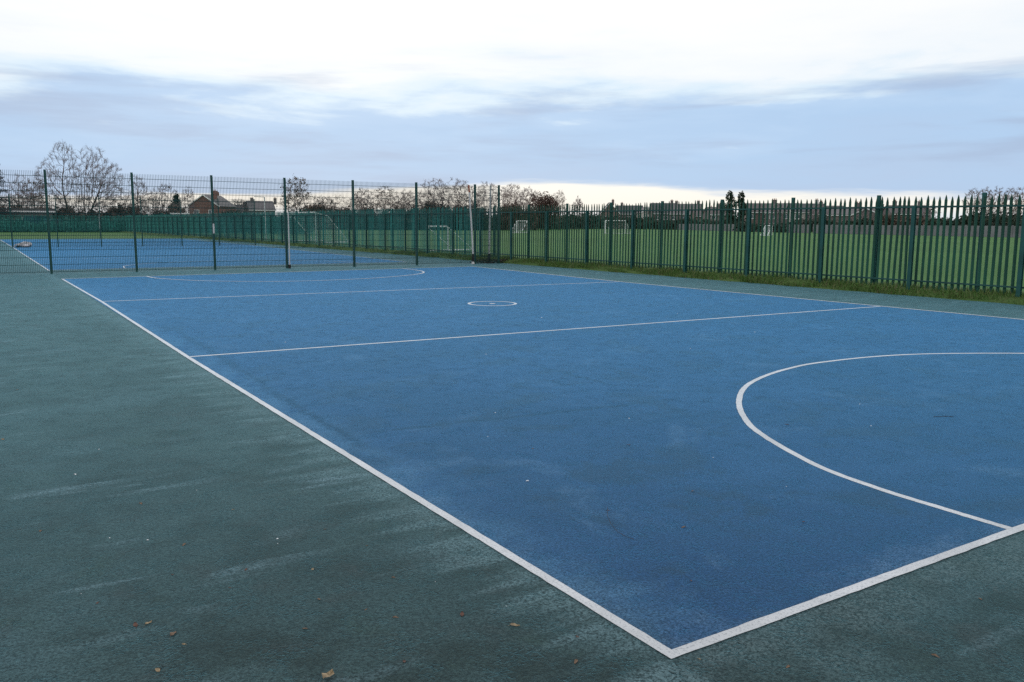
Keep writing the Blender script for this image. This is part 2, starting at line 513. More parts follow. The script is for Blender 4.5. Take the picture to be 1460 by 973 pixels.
A, B_, C_, D_ = (0.0, 0.0), (14.03, 0.0), (14.45, 26.62), (0.03, 25.70)
RS = [(14.05, 0.0), (14.09, 5.63), (14.07, 8.52), (14.02, 17.0), (14.5, 26.70)]
poly('blue_court', [(0.02, 0.02)] + [(x - 0.02, y + (0.02 if y == 0 else 0)) for x, y in RS[:-1]] + [(14.46, 26.66), (0.05, 25.66)], -0.0025, M['blue'],
     'blue painted netball court nearest the camera')
poly('blue_court_beyond', [(0.10, 30.9), (13.9, 31.25), (14.6, 46), (15.2, 61.4), (15.2, 83.5), (0.24, 83.7)], -0.0025, M['blue'],
     'blue painted courts beyond the tall mesh fence')


def catmull(pts, n=10):
    P = [np.array(p, float) for p in pts]
    P = [2 * P[0] - P[1]] + P + [2 * P[-1] - P[-2]]
    out = []
    for i in range(1, len(P) - 2):
        for k in range(n):
            t = k / n
            out.append(0.5 * ((2 * P[i]) + (-P[i - 1] + P[i + 1]) * t + (2 * P[i - 1] - 5 * P[i] + 4 * P[i + 1] - P[i + 2]) * t * t + (-P[i - 1] + 3 * P[i] - 3 * P[i + 1] + P[i + 2]) * t ** 3))
    out.append(P[-2])
    return [tuple(p) for p in out]


def stripe(mb, pts, w, z=0.0, closed=False, jit=0.0014):
    """painted line of width w centred on pts"""
    P = []
    for a, b in zip(pts[:-1], pts[1:]):
        L = math.dist(a, b); n = max(1, int(L / 0.07)) if L < 40 else 60
        for k in range(n): P.append((a[0] + (b[0] - a[0]) * k / n, a[1] + (b[1] - a[1]) * k / n))
    if not closed: P.append(pts[-1])
    P = np.array(P); n = len(P)
    if closed:
        T = np.roll(P, -1, 0) - np.roll(P, 1, 0)
    else:
        T = np.gradient(P, axis=0)
    T /= np.linalg.norm(T, axis=1)[:, None]
    N = np.stack([-T[:, 1], T[:, 0]], 1)
    j = rng.normal(0, jit, (n, 2))
    Lp = P + N * (w / 2 + j[:, :1]); Rp = P - N * (w / 2 + j[:, 1:])
    vs = [(p[0], p[1], z) for q in zip(Lp, Rp) for p in q]
    fs = []
    for k in range(n if closed else n - 1):
        a = 2 * k; b = 2 * ((k + 1) % n)
        fs.append((a, a + 1, b + 1, b))
    mb.add(vs, fs)


LW = 0.055
h = LW / 2
def line_obj(pts, label, z=0.0, w=LW, closed=False, name='court_line'):
    mb = MB(); stripe(mb, pts, w, z, closed)
    o = mb.build(name, M['line']); tag(o, label, None, None, 'structure')
    return o


# perimeter of the near court, mitred at the near corner
mb = MB()
stripe(mb, [(h, h * 0.4), (h + 0.0, 8.83), (0.10, 17.49), (0.06, 25.66)], LW)
stripe(mb, [(0.0, h), (14.05, h)], LW, 0.0012)
stripe(mb, RS, 0.075, 0.0024)
stripe(mb, [(0.03, 25.70), (4.9, 26.02), (9.6, 26.36), (14.52, 26.68)], 0.075, 0.0036)
o = mb.build('court_line', M['line']); tag(o, 'white boundary line round the near blue court', None, None, 'structure')
line_obj([(0.06, 8.83), (3.6, 8.74), (7.1, 8.67), (10.6, 8.60), (14.04, 8.53)], 'white third line across the near court, nearer one', -0.0008, 0.062)
line_obj([(0.13, 17.49), (7.0, 17.3), (13.95, 17.08)], 'white third line across the near court, farther one', -0.0008, 0.062)
semi = catmull([(2.66, 0.05), (2.665, 0.45), (2.685, 0.92), (2.80, 1.50), (3.18, 2.33), (3.55, 2.84), (4.02, 3.32), (4.62, 3.78), (5.27, 4.10), (5.95, 4.31), (6.65, 4.41), (7.83, 4.33), (8.89, 3.97), (10.2, 3.12), (11.05, 1.95), (11.42, 0.9), (11.50, 0.06)], 12)
line_obj(semi, 'white shooting semicircle on the near baseline', -0.0008, LW)
semi2 = catmull([(2.38, 25.84), (2.55, 24.6), (3.35, 23.1), (4.4, 22.2), (5.6, 21.65), (7.0, 21.62), (8.3, 21.9), (9.6, 22.55), (10.6, 23.35), (11.15, 24.3), (11.35, 25.3), (11.35, 26.45)], 10)
line_obj(semi2, 'white shooting semicircle at the far end of the near court', 0.0048, 0.075)
cc = [(7.14 + 0.5 * math.cos(a), 13.07 + 0.5 * math.sin(a)) for a in np.linspace(0, 2 * math.pi, 49)]
mb = MB(); stripe(mb, cc, 0.06, 0.0, closed=False)
mb.add([(7.14 + 0.07 * math.cos(a), 13.07 + 0.07 * math.sin(a), 0.0) for a in np.linspace(0, 2 * math.pi, 13)[:-1]], [tuple(range(12))])
o = mb.build('court_line', M['line']); tag(o, 'small white centre circle with a dot in the middle', None, None, 'structure')
mb = MB()
stripe(mb, [(0.08, 30.57), (0.14, 45), (0.20, 58), (0.24, 83.7)], 0.06)
stripe(mb, [(0.12, 30.9), (6, 31.0), (13.9, 31.2)], 0.05, 0.0015)
stripe(mb, [(13.85, 31.2), (14.6, 46), (15.2, 61.42), (15.2, 83.5)], 0.05, 0.0030)
stripe(mb, [(0.2, 57.2), (15.0, 57.6)], 0.05, 0.0045)
stripe(mb, [(0.2, 83.6), (15.2, 83.4)], 0.06, 0.0060)
stripe(mb, [(0.2, 39.9), (14.2, 40.2)], 0.05, 0.0075)
stripe(mb, catmull([(2.5, 30.95), (2.9, 32.9), (4.6, 34.8), (7.1, 35.5), (9.5, 34.8), (11.2, 32.9), (11.6, 31.15)], 10), 0.05, 0.0090)
o = mb.build('court_line', M['line']); tag(o, 'white court markings beyond the tall mesh fence', None, None, 'structure')

# grass bank along the palisade
ys = np.arange(-12, 137, 1.0)
prof = [(17.05, -0.03), (17.25, 0.01), (17.45, 0.09), (17.75, 0.17), (18.3, 0.17), (19.5, 0.10), (22.0, -0.05)]
V = []; F = []
for j, y in enumerate(ys):
    for i, (x, z) in enumerate(prof):
        V.append((x + (random.gauss(0, 0.06) if 0 < i < 5 else 0), y, z + (random.gauss(0, 0.02) if 0 < i < 6 else 0)))
n = len(prof)
for j in range(len(ys) - 1):
    for i in range(n - 1): F.append((j * n + i, j * n + i + 1, (j + 1) * n + i + 1, (j + 1) * n + i))
me = bpy.data.meshes.new('grass_bank'); me.from_pydata(V, [], F); me.materials.append(M['bank'])
tag(link('grass_bank', me), 'low rough grass bank under the palisade fence', None, None, 'structure')

# rough grass blades on the bank
N = 26000
yy = np.concatenate([rng.uniform(3, 40, int(N * 0.8)), rng.uniform(40, 86, N - int(N * 0.8))])
xx = 17.2 + np.abs(rng.normal(0, 0.42, N)) + 0.08 * np.sin(yy * 1.7) + 0.06 * np.sin(yy * 4.1)
zz = np.interp(xx, [p[0] for p in prof], [p[1] for p in prof]) - 0.02
clump = 0.55 + 0.45 * np.sin(yy * 2.3 + xx * 3) * np.sin(yy * 0.7 + 1)
hh = rng.uniform(0.05, 0.17, N) * (0.6 + 0.7 * clump)
ang = rng.uniform(0, 2 * np.pi, N); ln = rng.uniform(0, 0.09, N); w = rng.uniform(0.006, 0.016, N)
a2 = rng.uniform(0, 2 * np.pi, N)
V = np.zeros((N, 3, 3))
V[:, 0] = np.stack([xx - w * np.cos(ang), yy - w * np.sin(ang), zz], 1)
V[:, 1] = np.stack([xx + w * np.cos(ang), yy + w * np.sin(ang), zz], 1)
V[:, 2] = np.stack([xx + ln * np.cos(a2), yy + ln * np.sin(a2), zz + hh], 1)
o = link('rough_grass', npmesh('rough_grass', V.reshape(-1, 3), np.arange(N * 3).reshape(-1, 3), M['blades']))
tag(o, 'tufts of rough grass along the foot of the palisade fence', 'grass', None, 'stuff')


# ------------------------------------------------------------------ palisade fences
def pale(mb, s, zb, zt, th):
    """one folded, pointed pale; runs along local y at position s; fold towards -x"""
    sec = [(-0.039, 0.0), (-0.016, -0.016), (0.016, -0.016), (0.039, 0.0), (0.016, -0.010), (-0.016, -0.010)]
    vs = []
    for z, k in ((zb, 1.0), (zt - 0.13, 1.0), (zt - 0.05, 0.55), (zt, 0.06)):
        for (u, v) in sec: vs.append((v, s + u * k + th * (z - zb), z))
    fs = []
    for l in range(3):
        for q in range(6): fs.append((l * 6 + q, l * 6 + (q + 1) % 6, (l + 1) * 6 + (q + 1) % 6, (l + 1) * 6 + q))
    mb.add(vs, fs)


def pale_panel(L, npale, zb, zt, seed, m=None):
    rr = random.Random(seed); mb = MB()
    for k in range(npale):
        s = (k + 0.5) * L / npale
        pale(mb, s + rr.gauss(0, 0.006), zb + rr.gauss(0, 0.012), zt + rr.gauss(0, 0.014), rr.gauss(0, 0.0045) + (0.02 * rr.choice((-1, 1)) if rr.random() < 0.06 else 0))
    return mb.mesh('pale_panel', m or M['pale'])


def hpost(zb, zt, w=0.10, d=0.07):
    mb = MB()                                   # H-section steel post
    mb.box(-d / 2, -d / 2 + 0.012, -w / 2, w / 2, zb, zt)
    mb.box(d / 2 - 0.012, d / 2, -w / 2, w / 2, zb, zt)
    mb.box(-d / 2 + 0.012, d / 2 - 0.012, -0.006, 0.006, zb, zt - 0.003)
    return mb.mesh('post', M['fence'])


BAY = 2.64
pan = [pale_panel(BAY, 17, 0.17, 2.44, s) for s in range(7)]
panf = [pale_panel(BAY, 17, 0.17, 2.44, 20 + s, M['hazedfence']) for s in range(3)]
railm = MB().box(-0.055, -0.020, 0.0, BAY, 2.140, 2.185).mesh('rail', M['fence_dk'])
lrailm = MB().box(-0.055, -0.020, 0.0, BAY, 0.315, 0.355).mesh('rail', M['fence_dk'])
npost = hpost(-0.05, 2.19, 0.095, 0.075)
tpost = hpost(-0.05, 2.48, 0.085, 0.065)
PX = 17.75
pal = thing('palisade_fence', (PX, 7.5, 0), 'long green palisade fence of pointed pales running along the right side of the courts', 'fence')
bays = range(-2, 48)
for k in bays:
    y = k * BAY
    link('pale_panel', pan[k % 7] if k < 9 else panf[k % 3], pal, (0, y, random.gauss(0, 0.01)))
    link('rail', railm, pal, (0, y, 0)); link('rail', lrailm, pal, (0, y, 0))
    link('post', npost, pal, (-0.16 + random.gauss(0, 0.01), y, 0))
for k in range(-3, 40):
    link('tall_post', tpost, pal, (0.10, 1.08 + k * 2.73, 0))
# trailing bramble stems caught at the foot of the palisade
# far run turning left behind the courts
ex, ey = 17.75, 7.5 + 48 * BAY
far0 = np.array([17.6, ey + 0.2]); far1 = np.array([-34.0, ey + 3.0])
dv = far1 - far0; Lf = np.linalg.norm(dv); nb = int(Lf / BAY)
angf = math.atan2(dv[1], dv[0]) - math.pi / 2
pf = thing('palisade_fence', (far0[0], far0[1], 0), 'distant green palisade fence closing off the far end beyond the blue courts', 'fence', None, angf)
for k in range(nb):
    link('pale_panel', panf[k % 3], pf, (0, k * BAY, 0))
    link('rail', railm, pf, (0, k * BAY, 0)); link('rail', lrailm, pf, (0, k * BAY, 0))
    link('post', npost, pf, (0.1, k * BAY, 0))


# ------------------------------------------------------------------ weld mesh fences
def meshpanel(L, zb, zt, wv, wh, dv_=0.05, dh=0.232):
    mb = MB()
    nv = int(round(L / dv_))
    for k in range(nv + 1):
        x = k * L / nv
        mb.box(x - wv / 2, x + wv / 2, -wv / 2, wv / 2, zb, zt)
    z = zb + 0.015
    while z < zt + 0.001:
        mb.box(0, L, -wh / 2 - wv / 2, -wv / 2, z - wh / 2, z + wh / 2)
        mb.box(0, L, wv / 2, wv / 2 + wh / 2, z - wh / 2, z + wh / 2)
        z += dh
    return mb.mesh('mesh_panel', M['mesh'])


def meshfence(label, xs, y, ztop, wv, wh, skip=()):
    f = thing('mesh_fence', (xs[0], y, 0), label, 'fence')
    cache = {}
    for k, x in enumerate(xs):
        pm = MB(); pm.box(-0.03, 0.03, -0.045, 0.045, -0.05, ztop + 0.02)
        pm.box(-0.034, 0.034, -0.049, 0.049, ztop + 0.02, ztop + 0.045)
        pm.build('post', M['fence_dk'], f, (x - xs[0], 0, 0))
        if k < len(xs) - 1:
            L = xs[k + 1] - x
            key = round(L, 2)
            if key not in cache: cache[key] = meshpanel(L - 0.07, 0.05, ztop, wv, wh)
            link('mesh_panel', cache[key], f, (x - xs[0] + 0.035, -0.052, 0))
    return f


XS = [-5.08, -2.54, 0.0, 2.53, 5.09, 7.67, 10.31, 12.99, 15.69, 16.86]
mf = meshfence('tall green weld mesh fence across the far end of the near blue court', XS, 28.5, 3.24, 0.0085, 0.0125)
MB().box(-0.036, 0.036, -0.051, -0.0455, 1.28, 1.62).build('tape_strip', M['white'], mf, (5.09 - XS[0], 0, 0))
mf2 = meshfence('distant green weld mesh fence standing halfway along the farther courts', [0.18 + 2.51 * k for k in range(-3, 7)], 59.0, 3.24, 0.007, 0.012)

# netball posts standing by the mesh fence
def tubeobj(name, pts, r, m, parent, n=10):
    return MB().tube(pts, r, n).build(name, m, parent, smooth=False)


p = thing('netball_post', (15.50, 28.33, 0), 'leaning white netball post with a rusty red top, propped against the mesh fence corner', 'netball post')
tubeobj('pole', [(0, 0, 0.42), (-0.06, 0, 1.4), (-0.165, 0.02, 2.95)], 0.036, M['white'], p)
tubeobj('pole_top', [(-0.165, 0.02, 2.95), (-0.19, 0.02, 3.24)], 0.038, M['rust'], p)
tubeobj('foot_sleeve', [(0.005, 0, 0.10), (0.0, 0, 0.42)], 0.042, M['black'], p)
MB().bar((0, 0, 0), (0, 0, 0.10), 0.075, 0.05, 12).build('foot', M['white'], p)
p = thing('netball_post', (16.56, 28.78, 0), 'upright white netball post with a black base between the two close mesh fence posts', 'netball post')
tubeobj('pole', [(0, 0, 0.39), (0.06, 0, 3.28)], 0.038, M['white'], p)
MB().bar((0, 0, 0.05), (0, 0, 0.39), 0.07, 0.055, 12).build('base_sleeve', M['black'], p)
MB().bar((0, 0, 0), (0, 0, 0.06), 0.20, 0.16, 16).build('base', M['black'], p)
p = thing('netball_post', (7.71, 28.41, 0), 'short white pole standing tight against a green mesh fence post behind the semicircle', 'pole')
tubeobj('pole', [(0.03, 0, 0.12), (0.035, 0, 2.06)], 0.024, M['white'], p)
MB().bar((0.03, 0, 0), (0.03, 0, 0.14), 0.05, 0.04, 12).build('foot', M['black'], p)
x, y = at(378, 82)
p = thing('light_pole', (x, y, 0), 'thin white pole with a short arm at its top, beyond the palisade in the distance', 'pole')
tubeobj('pole', [(0, 0, 0), (0, 0, 3.95)], 0.05, M['white'], p)
MB().bar((0, 0, 3.93), (-0.8, 0.5, 3.98), 0.03, n=8).build('arm', M['white'], p)
MB().bar((0, 0, 1.86), (0, 0, 2.02), 0.075, n=10).build('clamp', M['white'], p)
# thin pole in front of the far fence
x, y = at(142, 92)
p = thing('marker_pole', (x, y, 0), 'thin pale pole with a dark lower half in front of the distant fence', 'pole')
tubeobj('pole', [(0, 0, 0.9), (0, 0, 2.3)], 0.04, M['white'], p)
tubeobj('lower_sleeve', [(0, 0, 0), (0, 0, 0.9)], 0.045, M['fence_dk'], p)

# white carrier bag on the far court
rngb = random.Random(3)
x, y = at(33, 61.5)
mb = MB()
nu, nv_ = 18, 9
vs = []
for j in range(nv_ + 1):
    th = j / nv_ * math.pi
    for i in range(nu):
        ph = 2 * math.pi * i / nu
        k = 1 + 0.16 * math.sin(3 * ph + j) + 0.1 * math.sin(5 * ph - 2 * j) + rngb.uniform(-.06, .06)
        vs.append((0.40 * math.sin(th) * math.cos(ph) * k, 0.2 * math.sin(th) * math.sin(ph) * k, max(0.0, 0.16 + 0.17 * math.cos(th) * k)))
fs = [(j * nu + i, j * nu + (i + 1) % nu, (j + 1) * nu + (i + 1) % nu, (j + 1) * nu + i) for j in range(nv_) for i in range(nu)]
mb.add(vs, fs)
bag = thing('carrier_bag', (x, y, 0), 'crumpled white bag lying on the sideline of the farther blue court', 'bag')
mb.build('bag_body', M['bag'], bag, smooth=True)
MB().tube([(-0.34, 0.02, 0.10), (-0.45, 0.0, 0.2), (-0.56, -0.03, 0.13), (-0.6, -0.05, 0.02)], 0.035, 6).build('bag_handle', M['bag'], bag)
MB().add([(-0.52, -0.12, 0.0), (-0.30, -0.16, 0.0), (-0.28, -0.1, 0.09), (-0.36, -0.06, 0.15), (-0.5, -0.07, 0.08)], [(0, 1, 2, 3, 4)]).bar((-0.5, -0.1, 0.02), (-0.3, -0.12, 0.06), 0.04).build('dark_lining', M['black'], bag)


# ------------------------------------------------------------------ football goals
def goal(label, pa, pb, hgt, back, r=0.055, backdrop=0.0, name='football_goal', net=True, skew=None):
    """frame between ground points pa, pb; net runs back along vector back"""
    pa = np.array([*pa, 0.0]); pb = np.array([*pb, 0.0]); bk = np.array([*back, 0.0]); up = np.array([0, 0, hgt])
    o = thing(name, tuple(pa), label, 'goal', 'football goals on the playing field')
    z0 = pa
    def T(p): return tuple(np.array(p) - z0)
    MB().bar(T(pa), T(pa + up), r, n=8).build('goalpost', M['goalwhite'], o)
    MB().bar(T(pb), T(pb + up), r, n=8).build('goalpost', M['goalwhite'], o)
    MB().bar(T(pa + up + np.array([0, 0, 0.02])), T(pb + up + np.array([0, 0, 0.02])), r, n=8).build('crossbar', M['goalwhite'], o)
    for q in (pa, pb):
        top = q + up + bk * backdrop
        mb = MB()
        if backdrop > 0: mb.bar(T(q + up), T(top - np.array([0, 0, 0.1 * hgt])), r * 0.6, n=6)
        mb.bar(T(top - np.array([0, 0, 0.1 * hgt * (backdrop > 0)])), T(q + bk), r * 0.6, n=6)
        mb.bar(T(q), T(q + bk), r * 0.6, n=6)
        mb.build('side_stay', M['goalwhite'], o)
    MB().bar(T(pa + bk), T(pb + bk), r * 0.6, n=6).build('ground_bar', M['goalwhite'], o)
    if net:
        mb = MB(); rn = r * 0.13
        tA = pa + up + bk * backdrop; tB = pb + up + bk * backdrop
        if backdrop > 0: tA = tA - np.array([0, 0, 0.1 * hgt]); tB = tB - np.array([0, 0, 0.1 * hgt])
        nn = 26
        for k in range(nn + 1):
            f = k / nn
            a = tA + (tB - tA) * f; b = pa + bk + (pb - pa) * f
            mb.bar(T(a), T(b), rn, n=3, caps=False)
        for k in range(1, 12):
            f = k / 12
            a = tA + (pa + bk - tA) * f; b = tB + (pb + bk - tB) * f
            mid = (a + b) / 2 - np.array([0, 0, 0.05])
            mb.bar(T(a), T(mid), rn, n=3, caps=False); mb.bar(T(mid), T(b), rn, n=3, caps=False)
            for q, t_ in ((pa, tA), (pb, tB)):
                mb.bar(T(q + up * (1 - f)), T(t_ + (q + bk - t_) * f), rn, n=3, caps=False)
        mb.build('net', M['net'], o)
    return o


x0, y0 = at(450, 72); x1, y1 = at(401, 79.2)
bx, by = at(497, 74)
goal('full size white goal with a hanging net just beyond the palisade, largest of the goals', (x0, y0), (x1, y1), 2.44, (bx - x0, by - y0), 0.06, 0.36)
x0, y0 = at(609, 52); x1, y1 = at(638, 52.8); bx, by = at(668, 55.0)
goal('small white goal with slanting side bars behind the palisade left of the leaning post', (x0, y0), (x1, y1), 1.45, (bx - x1 + 0.3, by - y1), 0.045, 0.0, net=False)
x0, y0 = at(752, 152); x1, y1 = at(737, 153); bx, by = at(728, 151.5)
goal('white goal with a sloping net directly right of the last mesh fence post', (x0, y0), (x1, y1), 2.05, (bx - x1, by - y1), 0.08, 0.15)
x0, y0 = at(863, 150); x1, y1 = at(892, 151); bx, by = at(899, 153)
goal('white goal with a long thin crossbar far across the field, left of centre palisade', (x0, y0), (x1, y1), 2.2, (bx - x1, by - y1), 0.07, 0.2)
x0, y0 = at(1101, 142); x1, y1 = at(1091, 143.2); bx, by = at(1085, 141.6)
goal('little white goal with a triangular side right of the two slim evergreens', (x0, y0), (x1, y1), 1.5, (bx - x1, by - y1), 0.07, 0.1)


# ------------------------------------------------------------------ trees
def segmesh(name, segs, m, sc, rmin, rs):
    A = np.array([s[1] for s in segs]) * sc; B = np.array([s[2] for s in segs]) * sc
    ra = np.maximum(np.array([s[3] for s in segs]) * rs, rmin); rb = np.maximum(np.array([s[4] for s in segs]) * rs, rmin)
    D = B - A; D /= np.linalg.norm(D, axis=1)[:, None] + 1e-9
    q = np.where(np.abs(D[:, 2:3]) < 0.9, np.array([[0, 0, 1.]]), np.array([[1., 0, 0]]))
    S = np.cross(D, q); S /= np.linalg.norm(S, axis=1)[:, None] + 1e-9
    W = np.cross(D, S)
    k = 4; n = len(A)
    V = np.zeros((n, 2 * k, 3))
    for i in range(k):
        t = 2 * math.pi * i / k
        V[:, i] = A + ra[:, None] * (math.cos(t) * S + math.sin(t) * W)
        V[:, k + i] = B + rb[:, None] * (math.cos(t) * S + math.sin(t) * W)
    F = np.array([[i, (i + 1) % k, k + (i + 1) % k, k + i] for i in range(k)])
    F = (F[None] + (np.arange(n) * 2 * k)[:, None, None]).reshape(-1, 4)
    return npmesh(name, V.reshape(-1, 3), F, m)


def leaves_on(segs, sc, n, size, m, name, lv0=3, jit=0.25):
    ends = np.array([s[2] for s in segs if s[0] >= lv0]) * sc
    idx = rng.integers(0, len(ends), n)
    c = ends[idx] + rng.normal(0, jit, (n, 3))
    return quads(name, c, size, m)


def quads(name, c, size, m):
    n = len(c)
    a = rng.normal(0, 1, (n, 3)); a /= np.linalg.norm(a, axis=1)[:, None]
    b = rng.normal(0, 1, (n, 3)); b -= (a * b).sum(1)[:, None] * a; b /= np.linalg.norm(b, axis=1)[:, None]
    s = (size * rng.uniform(0.5, 1.4, n))[:, None]
    V = np.stack([c - a * s, c - b * s * 0.6, c + a * s, c + b * s * 0.6], 1)
    return npmesh(name, V.reshape(-1, 3), np.arange(4 * n).reshape(-1, 4), m)


def colonise(seed, lobes, nattr, nstem=1, base=0.16, D=0.022, lean=0.0):
    """grow a branching skeleton into an envelope (union of ellipsoids, unit tree height)"""
    rs = np.random.default_rng(seed)
    A = []
    vol = np.array([np.prod(r) for c, r in lobes]); vol = vol / vol.sum()
    for (c, r), w_ in zip(lobes, vol):
        k = max(8, int(nattr * w_))
        v = rs.normal(0, 1, (k, 3)); v /= np.linalg.norm(v, axis=1)[:, None]
        A.append(np.array(c) + v * np.array(r) * (rs.uniform(0.12, 1.0, k) ** 0.45)[:, None] * (1 + rs.normal(0, 0.06, k))[:, None])
    A = np.concatenate(A); A = A[A[:, 2] > base * 0.9]
    P = []; par = []
    if nstem == 1:
        n = int(base * 1.5 / D)
        for k in range(n + 1):
            P.append((lean * k / n + rs.normal(0, .002), rs.normal(0, .002), base * 1.5 * k / n)); par.append(k - 1)
    else:
        P.append((0, 0, 0)); par.append(-1)
        for st in range(nstem):
            an = 2 * math.pi * st / nstem + rs.uniform(-.4, .4); tl = rs.uniform(0.12, 0.5)
            n = int(base * 2.2 / D); last = 0
            for k in range(1, n + 1):
                z = base * 2.2 * k / n
                q = z * tl * (0.6 + 0.6 * k / n)
                P.append((q * math.cos(an) + rs.normal(0, .002), q * math.sin(an) + rs.normal(0, .002), z)); par.append(last); last = len(P) - 1
    P = np.array(P, float); par = list(par)
    d = np.linalg.norm(A[:, None] - P[None], axis=2); near = d.argmin(1); nd = d.min(1)
    for it in range(110):
        if len(A) < 3: break
        act = nd < 0.35
        if not act.any(): break
        G = np.zeros_like(P); cnt = np.zeros(len(P))
        dirs = A[act] - P[near[act]]; dirs /= np.linalg.norm(dirs, axis=1)[:, None] + 1e-9
        np.add.at(G, near[act], dirs); np.add.at(cnt, near[act], 1)
        idx = np.nonzero(cnt)[0]
        g = G[idx] / cnt[idx][:, None] + rs.normal(0, 0.08, (len(idx), 3)) + np.array([0, 0, 0.10])
        g /= np.linalg.norm(g, axis=1)[:, None] + 1e-9
        pp = np.array(par)[idx]
        mom = np.where((pp >= 0)[:, None], P[idx] - P[np.maximum(pp, 0)], 0.0)
        mom /= np.linalg.norm(mom, axis=1)[:, None] + 1e-9
        g = g + 0.75 * mom
        g /= np.linalg.norm(g, axis=1)[:, None] + 1e-9
        NP = P[idx] + g * D
        dd = np.linalg.norm(NP[:, None] - P[None], axis=2).min(1)
        ok = dd > D * 0.45
        if not ok.any(): break
        NP = NP[ok]; ii = idx[ok]; o_ = len(P)
        P = np.concatenate([P, NP]); par += list(ii)
        d2 = np.linalg.norm(A[:, None] - NP[None], axis=2)
        j = d2.argmin(1); m2 = d2.min(1); up_ = m2 < nd
        near[up_] = o_ + j[up_]; nd[up_] = m2[up_]
        keep = nd > D * 1.5
        A = A[keep]; near = near[keep]; nd = nd[keep]
    par = np.array(par); n = len(P)
    r = np.zeros(n); desc = np.zeros(n)
    acc = np.zeros(n)
    for i in range(n - 1, -1, -1):
        r[i] = max(1.0, acc[i]) ** (1 / 2.2); desc[i] += 1
        if par[i] >= 0:
            acc[par[i]] += r[i] ** 2.2; desc[par[i]] += desc[i]
    return P, par, r, desc


def bare_tree(px, d, ytop, halfpx, label, seed, group='bare trees beyond the fences', bark='bark', twig='twig', leaf=None, nleaf=0, leafsize=0.2, name='bare_tree', twigr=1.0,
              nattr=420, nstem=1, base=0.16, lobes=None, lean=0.0, ntw=5, legacy=None):
    x, y = at(px, d)
    H = hz(px, ytop, d); Wd = wid(halfpx, px, d)
    rs = np.random.default_rng(seed + 500)
    w_ = Wd / H
    right = np.array([RGT[0], RGT[1], 0.0]); right /= np.linalg.norm(right)
    if lobes is None:
        lobes = [((0, 0, 0.60), (w_, w_, 0.40)), ((0.1 * w_, 0, 0.74), (w_ * 0.7, w_ * 0.7, 0.26)), ((-0.3 * w_, 0, 0.5), (w_ * 0.62, w_ * 0.62, 0.26))]
    else:
        lobes = [((right[0] * c[0] * w_, right[1] * c[0] * w_, c[1]), (r[0] * w_, r[0] * w_, r[1])) for c, r in lobes]
    P, par, r, desc = colonise(seed, lobes, nattr, nstem, base, 0.022, lean * w_)
    P = P * H
    r0 = 0.0135 * (H / 12) ** 0.4 * twigr * max(1.0, d / 150.0)
    rad = r0 * r ** 1.10
    thick = r > 5.0
    ch = np.arange(len(P))[par >= 0]
    lo = [(0, P[par[i]], P[i], rad[par[i]] if r[par[i]] < r[i] * 1.6 else rad[i] * 1.25, rad[i]) for i in ch if thick[i]]
    hi = [(2, P[par[i]], P[i], rad[i], rad[i]) for i in ch if not thick[i]]
    tips = [i for i in ch if desc[i] <= 4]
    for i in tips:
        g = P[i] - P[par[i]]; g /= np.linalg.norm(g) + 1e-9
        for k in range(ntw):
            v = g + rs.normal(0, 0.38, 3) + np.array([0, 0, 0.22]); v /= np.linalg.norm(v)
            L = H * rs.uniform(0.025, 0.065)
            q = P[i] + v * L
            hi.append((3, P[i], q, r0 * 0.70, r0 * 0.42))
            v2 = v + rs.normal(0, 0.5, 3); v2 /= np.linalg.norm(v2)
            mid = P[i] + v * L * 0.5
            hi.append((4, mid, mid + v2 * L * 0.6, r0 * 0.5, r0 * 0.36))
    o = thing(name, (x, y, 0), label, 'tree', group)
    one = np.array([1., 1., 1.])
    if not lo: lo = hi[:1]
    link('trunk', segmesh('trunk', lo, M[bark], one, 0.004, 1.0), o)
    link('crown', segmesh('crown', hi, M[twig], one, 0.003, 1.0), o)
    if leaf:
        link('leaves', leaves_on(hi, one, nleaf, leafsize, M[leaf], 'leaves', 3, 0.18), o)
    return o


def drooping_conifer(px, d, ytop, halfpx, label, seed):
    x, y = at(px, d); H = hz(px, ytop, d); W = wid(halfpx, px, d)
    rs = np.random.default_rng(seed)
    o = thing('conifer_tree', (x, y, 0), label, 'tree')
    lo = [(0, np.array([0, 0, H * k / 12]), np.array([0, 0, H * (k + 1) / 12]), 0.22 * (1 - k / 12.5), 0.22 * (1 - (k + 1) / 12.5)) for k in range(12)]
    hi = []
    for k in range(210):
        f = rs.uniform(0.12, 0.98); z = H * f; an = rs.uniform(0, 6.283)
        L = W * (1.08 - f) * rs.uniform(0.75, 1.1) + 0.25
        dirv = np.array([math.cos(an), math.sin(an), 0.25]); prev = np.array([0, 0, z])
        for j in range(6):
            nx = prev + dirv * L / 6; hi.append((2, prev, nx, 0.035 * (1 - j / 7), 0.03 * (1 - j / 7)))
            for q in range(7):
                v = dirv * 0.6 + rs.normal(0, 0.5, 3) + np.array([0, 0, -0.35]); v /= np.linalg.norm(v)
                hi.append((3, nx, nx + v * rs.uniform(0.2, 0.5), 0.020, 0.012))
            dirv = dirv + np.array([0, 0, -0.10 if j < 3 else 0.06]); prev = nx
    one = np.array([1., 1., 1.])
    link('trunk', segmesh('trunk', lo, M['bark2'], one, 0.004, 1.0), o)
    link('crown', segmesh('crown', hi, M['twig_dark'], one, 0.003, 1.0), o)
    return o


